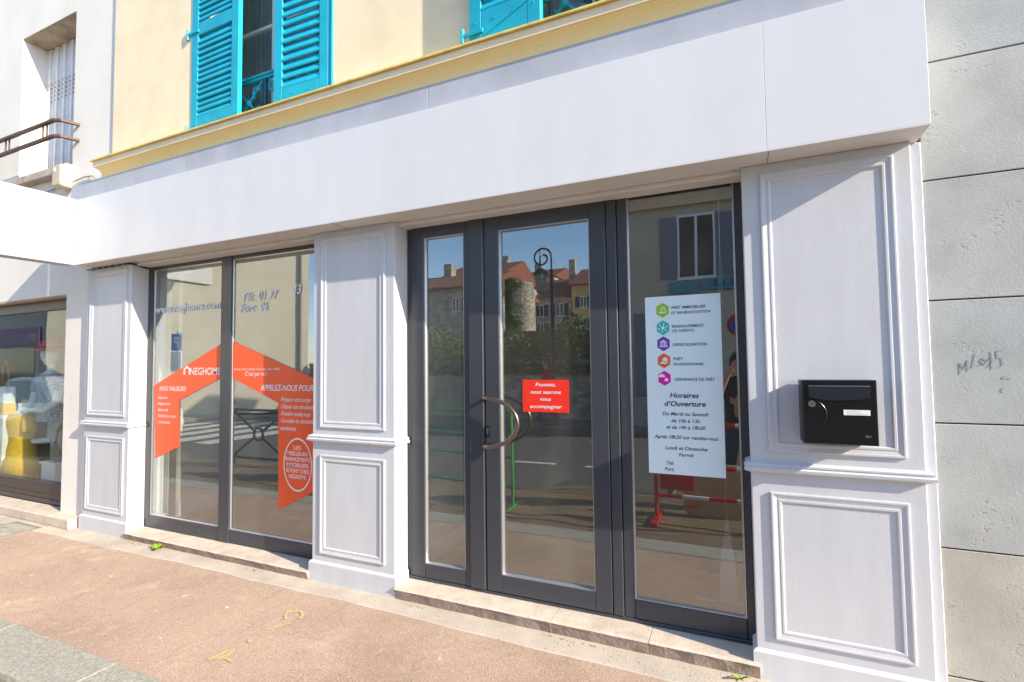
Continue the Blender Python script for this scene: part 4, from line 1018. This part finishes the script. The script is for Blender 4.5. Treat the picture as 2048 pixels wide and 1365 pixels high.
# ivy covered tower stump
tw = thing('ivy_tower', 'round stone tower stump smothered in ivy beyond the garden wall', 'tower', (rp(1030, 600, -21).x, -21, 0))
c = rp(1031, 560, -21); rr = abs(rp(1057, 600, -21).x-rp(1004, 600, -21).x)/2
m_ = MB(); m_.lathe((c.x, -21-rr, -.1), [(rr*1.04, 0), (rr*.99, 2), (rr, c.z-.5), (rr*.9, c.z-.2), (rr*.85, c.z)], 22); part('masonry', m_, M['rubble'], tw)
def ivp():
    z = random.uniform(.5, c.z+.12); a = random.triangular(-.4, 1.75+.45*math.sin(z*2.3)+.2*math.sin(z*7), .6)
    return (c.x-(rr+.05)*math.cos(a)*random.uniform(.98, 1.08), -21-rr+(rr+.06)*math.sin(a)*random.uniform(.98, 1.08), z)
part('ivy', foliage(MB(), 6000, ivp, .05, .11), M['leafd'], tw)
# brown board fence between hedge and houses
bf = thing('board_fence', 'brown board fence above the hedge', 'fence', (-9, -19, 0))
for i in range(26):
    part('board', bx(-10.5+i*.22, -10.29+i*.22, -19.03, -19.0, 1.2, 3.05+.03*random.random()), M['rubble'] if False else (bpy.data.materials.get('fence_brown') or pmat('fence_brown', (.16, .08, .045), .8, .15)), bf)
part('rail', bx(-10.5, -4.8, -19.09, -19.031, 2.6, 2.7), bpy.data.materials['fence_brown'], bf)
# bare tree
def tree_rec(mb, p, d, L, r, dep):
    q = p+d*L; mb.tube([p, p+d*L*.5+Vector((random.gauss(0, .03*L), random.gauss(0, .03*L), 0)), q], [r, r*.85, r*.68], 5, cap=False)
    if dep:
        for _ in range(3 if dep > 1 else 4):
            nd = (d+Vector((random.gauss(0, .45), random.gauss(0, .45), random.gauss(.12, .3)))).normalized(); tree_rec(mb, q, nd, L*random.uniform(.62, .8), r*.62, dep-1)
tb = rp(862, 600, -24); tr = thing('bare_tree', 'leafless tree behind the low tiled house', 'tree', (tb.x, -28, -.1))
m_ = MB(); m_.tube([(tb.x, -28, -.2), (tb.x+.05, -28, 1.6), (tb.x, -28, 3.0)], [.2, .16, .13], 8, cap=False); part('trunk', m_, pmat('bark', (.12, .09, .07), .9, .2), tr)
m_ = MB(); tree_rec(m_, Vector((tb.x, -28, 2.95)), Vector((.05, 0, 1)), 1.5, .13, 5); part('crown', m_, bpy.data.materials['bark'], tr)

# swan neck street lamp
lp = rp(1106, 700, -8.6); LX = lp.x; zt = rp(1090, 497, -8.6).z
sl = thing('street_lamp', 'black swan neck street lamp with a lantern on the far pavement', 'street lamp', (LX, -8.6, 0))
m_ = MB(); m_.smooth = True; m_.lathe((LX, -8.6, 0), [(.15, 0), (.15, .08), (.10, .14), (.09, .7), (.06, .8), (.05, 1.0), (.038, zt-.55)], 14); part('post', m_, M['lamp'], sl)
ax = rp(1069, 530, -8.6).x; rad = abs(LX-ax)/2; cxn = (LX+ax)/2
pts = [(LX, -8.6, zt-.55)]+[(cxn+rad*math.cos(t), -8.6, zt-rad+rad*math.sin(t)) for t in [math.pi*k/14 for k in range(15)]]
n = 26; pts += [(cxn-rad*.0-(rad*(1-k/n*.8))*math.cos(k/n*5.0)*1.0, -8.6, zt-rad-(rad*(1-k/n*.8))*math.sin(k/n*5.0)) for k in range(1, n)]
m_ = MB(); m_.smooth = True; m_.tube(pts, .024, 8); part('swan_neck', m_, M['lamp'], sl)
lc = rp(1081, 560, -8.6); m_ = MB(); m_.lathe((lc.x, -8.6, lc.z-.32), [(.02, -.05), (.10, 0), (.17, .42), (.18, .44)], 6); part('lantern', m_, flat('lantern_glass', (.25, .25, .22), .15, .5), sl)
m_ = MB(); m_.lathe((lc.x, -8.6, lc.z+.12), [(.22, 0), (.20, .03), (.11, .14), (.05, .18), (.03, .30), (.01, .62)], 6); part('lantern_roof', m_, M['lamp'], sl)

# signs on poles
def pole_sign(name, label, x, y, h, z0):
    t = thing(name, label, 'sign', (x, y, z0)); part('pole', MB().tube([(x, y, z0), (x, y, h)], .03, 10), pmat('galvanised', (.42, .43, .44), .45, .05) if 'galvanised' not in bpy.data.materials else bpy.data.materials['galvanised'], t); return t
blue = flat('sign_blue', (.01, .12, .55), .4)
px_ = rp(356, 700, -5.2); t = pole_sign('parking_sign', 'blue square parking sign with a white plate below on the far pavement', px_.x, -5.2, 2.45, -.12)
part('plate', bx(px_.x-.20, px_.x+.20, -5.165, -5.15, 1.95, 2.38), blue, t); part('letter', text(MB(), 'P', -5.145, px_.x-.09, px_.x+.10, 2.02, .28, mirror=True, bold=.02), M['white'], t)
part('sub_plate', bx(px_.x-.20, px_.x+.20, -5.165, -5.15, 1.42, 1.92), M['white'], t)
q = rp(1478, 650, -8.6); t = pole_sign('no_parking_sign', 'round red and blue no parking sign on a pole by the beige building', q.x, -8.6, q.z+.3, 0)
red = flat('sign_red', (.55, .01, .01), .4)
part('disc', MB().prism([(q.x+.24*math.cos(2*math.pi*k/28), q.z+.24*math.sin(2*math.pi*k/28)) for k in range(28)], -8.57, -8.55), red, t)
part('blue_field', MB().prism([(q.x+.18*math.cos(2*math.pi*k/28), q.z+.18*math.sin(2*math.pi*k/28)) for k in range(28)], -8.552, -8.545), blue, t)
m_ = MB(); d = .03; m_.prism([(q.x-.13-d*.7, q.z+.13-d*.7), (q.x+.13-d*.7, q.z-.13-d*.7), (q.x+.13+d*.7, q.z-.13+d*.7), (q.x-.13+d*.7, q.z+.13+d*.7)], -8.547, -8.541); part('bar', m_, red, t)

# ---- road works barriers
RW = [flat('barrier_red', (.55, .012, .012), .4), flat('barrier_white', (.72, .72, .72), .4), flat('barrier_green', (.03, .33, .06), .5)]
rbx = thing('works_barrier', 'red and white striped road works barrier standing at the kerb', 'barrier', (-.2, -2.28, -.12))
yb = -2.28
for x in (-.78, .72):
    part('post', MB().tube([(x, yb, -.06), (x, yb, .92)], .02, 8), RW[0], rbx)
    part('foot', bx(x-.03, x+.03, yb-.26, yb+.26, -.12, -.06), RW[0], rbx)
for z in (.16, .46, .88):
    for k in range(6): part('rail_section', MB().tube([(-.78+k*.25, yb, z), (-.53+k*.25, yb, z)], .021, 8), RW[k % 2], rbx)
part('panel', bx(-.74, -.42, yb-.008, yb+.008, .22, .40), RW[0], rbx)
def green_barrier(x0, x1, y0, y1, label):
    t = thing('mesh_barrier', label, 'barrier', ((x0+x1)/2, (y0+y1)/2, -.12), 'green road works barriers')
    P = lambda s, z: (x0+(x1-x0)*s, y0+(y1-y0)*s, z)
    part('frame', MB().tube([P(0, -.1), P(0, .95), P(1, .95), P(1, -.1)], .019, 8), RW[2], t)
    for z in (.12, .45, .68): part('rail', MB().tube([P(0, z), P(1, z)], .015, 8), RW[2], t)
    for s in (.0, 1.): part('foot', MB().tube([(P(s, 0)[0], P(s, 0)[1]-.22, -.10), (P(s, 0)[0], P(s, 0)[1]+.22, -.10)], .02, 8), RW[2], t)
green_barrier(-2.32, -4.5, -2.15, -2.45, 'green tubular barrier standing along the kerb side of the trench')
green_barrier(-.75, 1.4, -3.45, -3.35, 'green tubular barrier standing behind the photographer')
# heritage X barrier
xb = thing('cross_barrier', 'dark cast iron pedestrian barrier with an X and ring', 'barrier', (-7.1, -2.78, -.12))
for x in (-7.75, -6.5): part('post', MB().lathe((x, -2.78, -.12), [(.05, 0), (.05, .1), (.03, .14), (.03, .98), (.045, 1.0), (.045, 1.04), (.01, 1.08)], 10), M['lamp'], xb)
for z in (.02, .80): part('rail', MB().tube([(-7.75, -2.78, z), (-6.5, -2.78, z)], .022, 8), M['lamp'], xb)
for s in (-1, 1):
    part('brace', MB().tube([(-7.125-.60*s, -2.78, .03), (-7.125-.09*s, -2.78, .36)], .02, 8), M['lamp'], xb); part('brace', MB().tube([(-7.125+.09*s, -2.78, .46), (-7.125+.60*s, -2.78, .79)], .02, 8), M['lamp'], xb)
part('ring', MB().tube([(-7.125+.10*math.cos(2*math.pi*k/20), -2.78, .41+.10*math.sin(2*math.pi*k/20)) for k in range(20)], .022, 8, True), M['lamp'], xb)
# trench plate leaning on its edge
tp = thing('trench_board', 'beige rounded trench cover board standing by the works barrier', 'board', (-.25, -2.62, -.12))
m_ = MB(); m_.prism(rrect(-.25, .16, .30, .275, .10), -2.64, -2.60); part('board', m_, pmat('beige_board', (.48, .38, .25), .7, .08), tp)
m_ = MB(); m_.annulus((-.46, .02), .035, .055, -2.598, 20); part('grip_ring', m_, flat('grip_orange', (.7, .12, .01), .5), tp)
# orange excavator-ish plastic water barrier blocks near the kerb
ob = thing('water_barrier', 'yellow plastic water filled road barrier on the gravel', 'barrier', (-5.2, -2.4, -.12))
m_ = MB(); m_.prism_x([(-2.65, -.12), (-2.15, -.12), (-2.17, .1), (-2.30, .3), (-2.33, .85), (-2.47, .85), (-2.50, .3), (-2.63, .1)], -5.9, -4.7); part('shell', m_, pmat('yellow_plastic', (.75, .45, .03), .5, .05), ob)

# ---- parked car, tail towards us
car = thing('parked_car', 'white hatchback parked along the kerb beyond the clothes shop', 'car', (-12.7, -3.0, -.12))
CW = pmat('white_car_paint', (.72, .72, .72), .25, .01, coat=.6)
prof = [(0, .30), (0, .62), (.06, .88), (.12, .95), (.55, 1.42), (.9, 1.47), (1.9, 1.46), (2.75, 1.02), (3.75, .90), (3.95, .72), (4.0, .45), (3.95, .28), (3.55, .26), (.4, .26)]
m_ = MB(); vs = []; ys = [(-.80, .0), (-.86, .12), (.86, .12), (.80, .0)]
n = len(prof); xr = -14.7
for yy, _ in ((-.86, 0), (.86, 0)):
    for (px, pz) in prof:
        k = 1.0 if pz < .98 else 1-.30*(pz-.98)/.5
        vs.append((xr+px, -3.0+yy*k, -.12+pz))
m_.add(vs, [tuple(range(n)), tuple(range(2*n-1, n-1, -1))]+[((j+1) % n, j, n+j, n+(j+1) % n) for j in range(n)])
part('body', m_, CW, car)
m_ = MB(); m_.add([(xr-.003+.14, -3.62, .86), (xr-.003+.14, -2.38, .86), (xr-.003+.53, -2.46, 1.27), (xr-.003+.53, -3.54, 1.27)], [(0, 1, 2, 3)]); part('rear_window', m_, M['wglass'], car)
for s in (-1, 1):
    yo = -3.0+s*.866
    m_ = MB(); m_.add([(xr+.65, yo, .87), (xr+2.55, yo, .87), (xr+1.85, yo-s*.10, 1.28), (xr+.85, yo-s*.10, 1.28)], [(0, 1, 2, 3) if s > 0 else (3, 2, 1, 0)]); part('side_window', m_, M['wglass'], car)
    m_ = MB(); m_.smooth = True; m_.prism([(-3.0+s*.70, 0)]*3, 0, 0) if False else None
    m_.lathe((0, 0, 0), [(.002, -.03), (.10, -.02), (.15, 0), (.10, .02), (.002, .03)], 14, .9, 1.0)
    part('tail_light', m_, flat('tail_light_red', (.62, .008, .008), .15, .6) if s < 0 else bpy.data.materials['tail_light_red'], car, (xr+.10, -3.0+s*.80, .68), (0, R(90), R(-45*s)))
    for xw in (.75, 3.25):
        m_ = MB(); m_.tube([(xr+xw, yo-s*.12, .19), (xr+xw, yo+s*.01, .19)], .31, 20); w = part('wheel', m_, M['blackm'], car)
        m_ = MB(); m_.tube([(xr+xw, yo+s*.008, .19), (xr+xw, yo+s*.018, .19)], .20, 16); part('rim', m_, M['alu'], w)
part('bumper', bx(xr-.05, xr+.06, -3.80, -2.20, .14, .36), CW, car); part('number_plate', bx(xr-.058, xr-.05, -3.26, -2.74, .22, .33), M['white'], car)

# ================================================================== people
def figure(name, label, J, E, root, zone, mats, loc):
    me = bpy.data.meshes.new(name); names = list(J); idx = {k: i for i, k in enumerate(names)}
    me.from_pydata([J[k][0] for k in names], [(idx[a], idx[b]) for a, b in E], [])
    ob = bpy.data.objects.new(name, me); COL.objects.link(ob)
    sk = ob.modifiers.new('skin', 'SKIN'); sk.use_smooth_shade = True; ob.modifiers.new('sub', 'SUBSURF').levels = 2
    if not me.skin_vertices: me.attributes.new('skin', 'FLOAT', 'POINT') if False else None
    sv = me.skin_vertices[0].data if me.skin_vertices else None
    if sv is None:
        bpy.context.view_layer.objects.active = ob; bpy.ops.mesh.customdata_skin_add(); sv = me.skin_vertices[0].data
    for k, i in idx.items():
        r = J[k][1]; sv[i].radius = r if isinstance(r, tuple) else (r, r); sv[i].use_root = (k == root)
    dg = bpy.context.evaluated_depsgraph_get(); m2 = bpy.data.meshes.new_from_object(ob.evaluated_get(dg))
    bpy.data.objects.remove(ob); bpy.data.meshes.remove(me)
    m2.materials.clear()
    for m in mats: m2.materials.append(m)
    for p in m2.polygons: p.material_index = zone(p.center); p.use_smooth = True
    t = thing(name, label, 'person', loc)
    link('body', m2, t)
    return t
SK = pmat('skin', (.55, .33, .23), .6, .05)
def hand(J, E, key, wrist, dirv, side, curl):
    """palm and five fingers rooted at a wrist"""
    d = Vector(dirv).normalized(); s = Vector(side).normalized(); c = Vector(curl).normalized(); w = Vector(wrist)
    J[key+'p'] = (tuple(w+d*.045), (.030, .022)); E.append((key, key+'p'))
    J[key+'q'] = (tuple(w+d*.085), (.034, .018)); E.append((key+'p', key+'q'))
    for i, (o, L) in enumerate(((-.030, .062), (-.010, .072), (.010, .068), (.030, .052))):
        a = w+d*.095+s*o; b_ = a+d*L*.5+c*L*.18; e = b_+d*L*.22+c*L*.45
        J[f'{key}f{i}a'] = (tuple(a), .0095); J[f'{key}f{i}b'] = (tuple(b_), .009); J[f'{key}f{i}c'] = (tuple(e), .0075)
        E += [(key+'q', f'{key}f{i}a'), (f'{key}f{i}a', f'{key}f{i}b'), (f'{key}f{i}b', f'{key}f{i}c')]
    a = w+d*.040-s*.045+c*.01; b_ = a+d*.035-s*.012+c*.02
    J[key+'ta'] = (tuple(a), .011); J[key+'tb'] = (tuple(b_), .0085); E += [(key+'p', key+'ta'), (key+'ta', key+'tb')]
def head_bits(t, c, hair, fy, s=1.0):
    """nose, ears, eyes and hair for a head centred at c facing direction fy (unit XY vector)"""
    c = Vector(c); f = Vector((fy[0], fy[1], 0)).normalized(); r = Vector((f.y, -f.x, 0))
    m_ = MB(); m_.smooth = True
    m_.tube([c+f*.088+Vector((0, 0, .015)), c+f*.112+Vector((0, 0, -.02)), c+f*.092+Vector((0, 0, -.03))], [.008, .015, .010], 8); part('nose', m_, SK, t)
    for k in (-1, 1):
        m_ = MB(); m_.smooth = True; e = c+r*k*.082; m_.tube([e+Vector((0, 0, .03)), e+r*k*.012+Vector((0, 0, .01)), e+Vector((0, 0, -.03))], [.010, .016, .009], 8); part('ear', m_, SK, t)
        m_ = MB(); m_.lathe(c+f*.086+r*k*.032+Vector((0, 0, .018)), [(.002, -.008), (.011, 0), (.002, .008)], 8); part('eye', m_, M['blackm'], t)
    m_ = MB(); m_.tube([c+f*.088-r*.022+Vector((0, 0, -.052)), c+f*.095+Vector((0, 0, -.052)), c+f*.088+r*.022+Vector((0, 0, -.052))], .006, 6); part('mouth', m_, flat('lips', (.40, .14, .12), .6) if 'lips' not in bpy.data.materials else bpy.data.materials['lips'], t)
    m_ = MB(); m_.smooth = True; vs = []; nn = 14; rings = 7
    for i in range(rings):
        el = R(-18 if i == 0 else 0)+R(90)*i/(rings-1)*1.0
        for k in range(nn):
            a = 2*math.pi*k/nn; d = r*math.cos(a)+f*math.sin(a); front = max(0, math.sin(a)); zz = max(el, R(42)*front if front > .3 else el)
            rad = .100+.004*math.sin(k*3.1+i)
            vs.append(c-f*.012+d*rad*math.cos(zz)*(1.02 if front < .3 else .98)+Vector((0, 0, .018+.112*math.sin(zz))))
    m_.add(vs, [(i*nn+k, i*nn+(k+1) % nn, (i+1)*nn+(k+1) % nn, (i+1)*nn+k) for i in range(rings-1) for k in range(nn)]); part('hair', m_, hair, t)
def body_joints(o, hip=.86, lean=0):
    return {}
# photographer
PX, PY, G = .03, -3.00, -.12
J = {'pel': ((PX, PY, .80), (.155, .115)), 'bel': ((PX, PY+.01, .95), (.155, .12)), 'che': ((PX, PY+.02, 1.17), (.175, .125)), 'nb': ((PX, PY+.02, 1.32), (.085, .085)), 'nk': ((PX, PY+.04, 1.37), .058),
     'jaw': ((PX, PY+.065, 1.43), (.066, .075)), 'hd': ((PX, PY+.055, 1.50), (.080, .096)), 'top': ((PX, PY+.045, 1.575), (.062, .075))}
E = [('pel', 'bel'), ('bel', 'che'), ('che', 'nb'), ('nb', 'nk'), ('nk', 'jaw'), ('jaw', 'hd'), ('hd', 'top')]
for s, n_ in ((-1, 'l'), (1, 'r')):
    J.update({n_+'sh': ((PX+s*.185, PY+.02, 1.27), .068), n_+'el': ((PX+s*.255, PY+.09, 1.02), .050), n_+'fo': ((PX+s*.18, PY+.18, 1.22), .040), n_+'wr': ((PX+s*.105, PY+.215, 1.385), .030),
              n_+'hp': ((PX+s*.095, PY, .74), .095), n_+'kn': ((PX+s*.125, PY+.02, .37), .066), n_+'an': ((PX+s*.13, PY-.02, -.04), .047), n_+'he': ((PX+s*.13, PY-.05, -.085), .036), n_+'to': ((PX+s*.15, PY+.14, -.09), .034)})
    E += [('che', n_+'sh'), (n_+'sh', n_+'el'), (n_+'el', n_+'fo'), (n_+'fo', n_+'wr'), ('pel', n_+'hp'), (n_+'hp', n_+'kn'), (n_+'kn', n_+'an'), (n_+'an', n_+'he'), (n_+'an', n_+'to')]
    hand(J, E, n_+'wr', J[n_+'wr'][0], (-s*.35, .12, .55), (0, .35, .8), (-s*.9, .15, .1))
JEAN = pmat('dark_jeans', (.03, .05, .09), .85, .15, 20); TEE = pmat('black_tee', (.012, .014, .018), .85, .15, 20); SHOE = flat('dark_shoe', (.03, .03, .03), .6)
def zone(c):
    if c.z < -.055: return 3
    if c.z < .80: return 2
    arm = abs(c.x-PX) > .23 and c.z < 1.16
    if c.z > 1.335 or (c.y > PY+.115 and c.z > .9) or (arm and c.y > PY+.05): return 0
    return 1
ph = figure('person', 'photographer in a black tee and dark jeans holding a camera up to the face', J, E, 'pel', zone, [SK, TEE, JEAN, SHOE], (PX, PY, G))
head_bits(ph, (PX, PY+.06, 1.49), pmat('brown_hair', (.09, .05, .03), .8, .2, 60), (-.1, 1))
dc = thing('camera_body', 'black camera held at the face of the photographer', 'camera', (0, -2.80, 1.44))
part('housing', bb(-.068, .068, -2.862, -2.815, 1.45, 1.545, .006).box(-.03, .03, -2.862, -2.82, 1.545, 1.572), M['blackm'], dc)
m_ = MB(); m_.tube([(0, -2.815, 1.492), (-.02, -2.765, 1.492)], .036, 18); part('lens', m_, M['black'], dc)
# pedestrian walking past the garden wall
QX, QY = rp(1096, 846, -9.0).x, -9.0
J = {'pel': ((QX, QY, .86), (.135, .10)), 'bel': ((QX-.01, QY, 1.0), (.12, .095)), 'che': ((QX-.015, QY, 1.20), (.145, .105)), 'nb': ((QX-.02, QY, 1.34), (.075, .07)), 'nk': ((QX-.03, QY, 1.40), .048),
     'jaw': ((QX-.05, QY, 1.46), (.06, .068)), 'hd': ((QX-.045, QY, 1.53), (.078, .090)), 'top': ((QX-.035, QY, 1.60), (.06, .07))}
E = [('pel', 'bel'), ('bel', 'che'), ('che', 'nb'), ('nb', 'nk'), ('nk', 'jaw'), ('jaw', 'hd'), ('hd', 'top')]
for s, n_, st in ((-1, 'l', -1), (1, 'r', 1)):
    J.update({n_+'sh': ((QX-.015, QY+s*.155, 1.29), .060), n_+'el': ((QX+st*.09, QY+s*.20, 1.04), .043), n_+'wr': ((QX-st*-.03-.10*(st < 0), QY+s*.19, .82), .030),
              n_+'hp': ((QX, QY+s*.085, .80), .085), n_+'kn': ((QX+st*.14-.04, QY+s*.09, .47), .058), n_+'an': ((QX+st*.30, QY+s*.09, .09 if st < 0 else .14), .042), n_+'he': ((QX+st*.30+.05, QY+s*.09, .04 if st < 0 else .13), .034), n_+'to': ((QX+st*.30-.13, QY+s*.09, .055 if st < 0 else .045), .032)})
    E += [('che', n_+'sh'), (n_+'sh', n_+'el'), (n_+'el', n_+'wr'), ('pel', n_+'hp'), (n_+'hp', n_+'kn'), (n_+'kn', n_+'an'), (n_+'an', n_+'he'), (n_+'an', n_+'to')]
    hand(J, E, n_+'wr', J[n_+'wr'][0], (-.1, 0, -1), (1, 0, 0), (0, -s, 0))
REDT = pmat('red_top', (.55, .03, .03), .85, .1, 20); BJ = pmat('blue_jeans', (.05, .09, .17), .85, .15, 20); RS = pmat('wine_shoe', (.16, .02, .03), .6, .1)
def zone2(c):
    if c.z < .10: return 3
    if c.z < .88: return 0 if (abs(c.y-QY) > .165 and c.z > .6) else 2
    if c.z > 1.37: return 0
    return 1
pd = figure('person', 'pedestrian in a red top and blue jeans striding past the garden wall', J, E, 'pel', zone2, [SK, REDT, BJ, RS], (QX, QY, 0))
head_bits(pd, (QX-.045, QY, 1.52), pmat('ginger_hair', (.32, .08, .02), .8, .2, 60), (-1, 0))
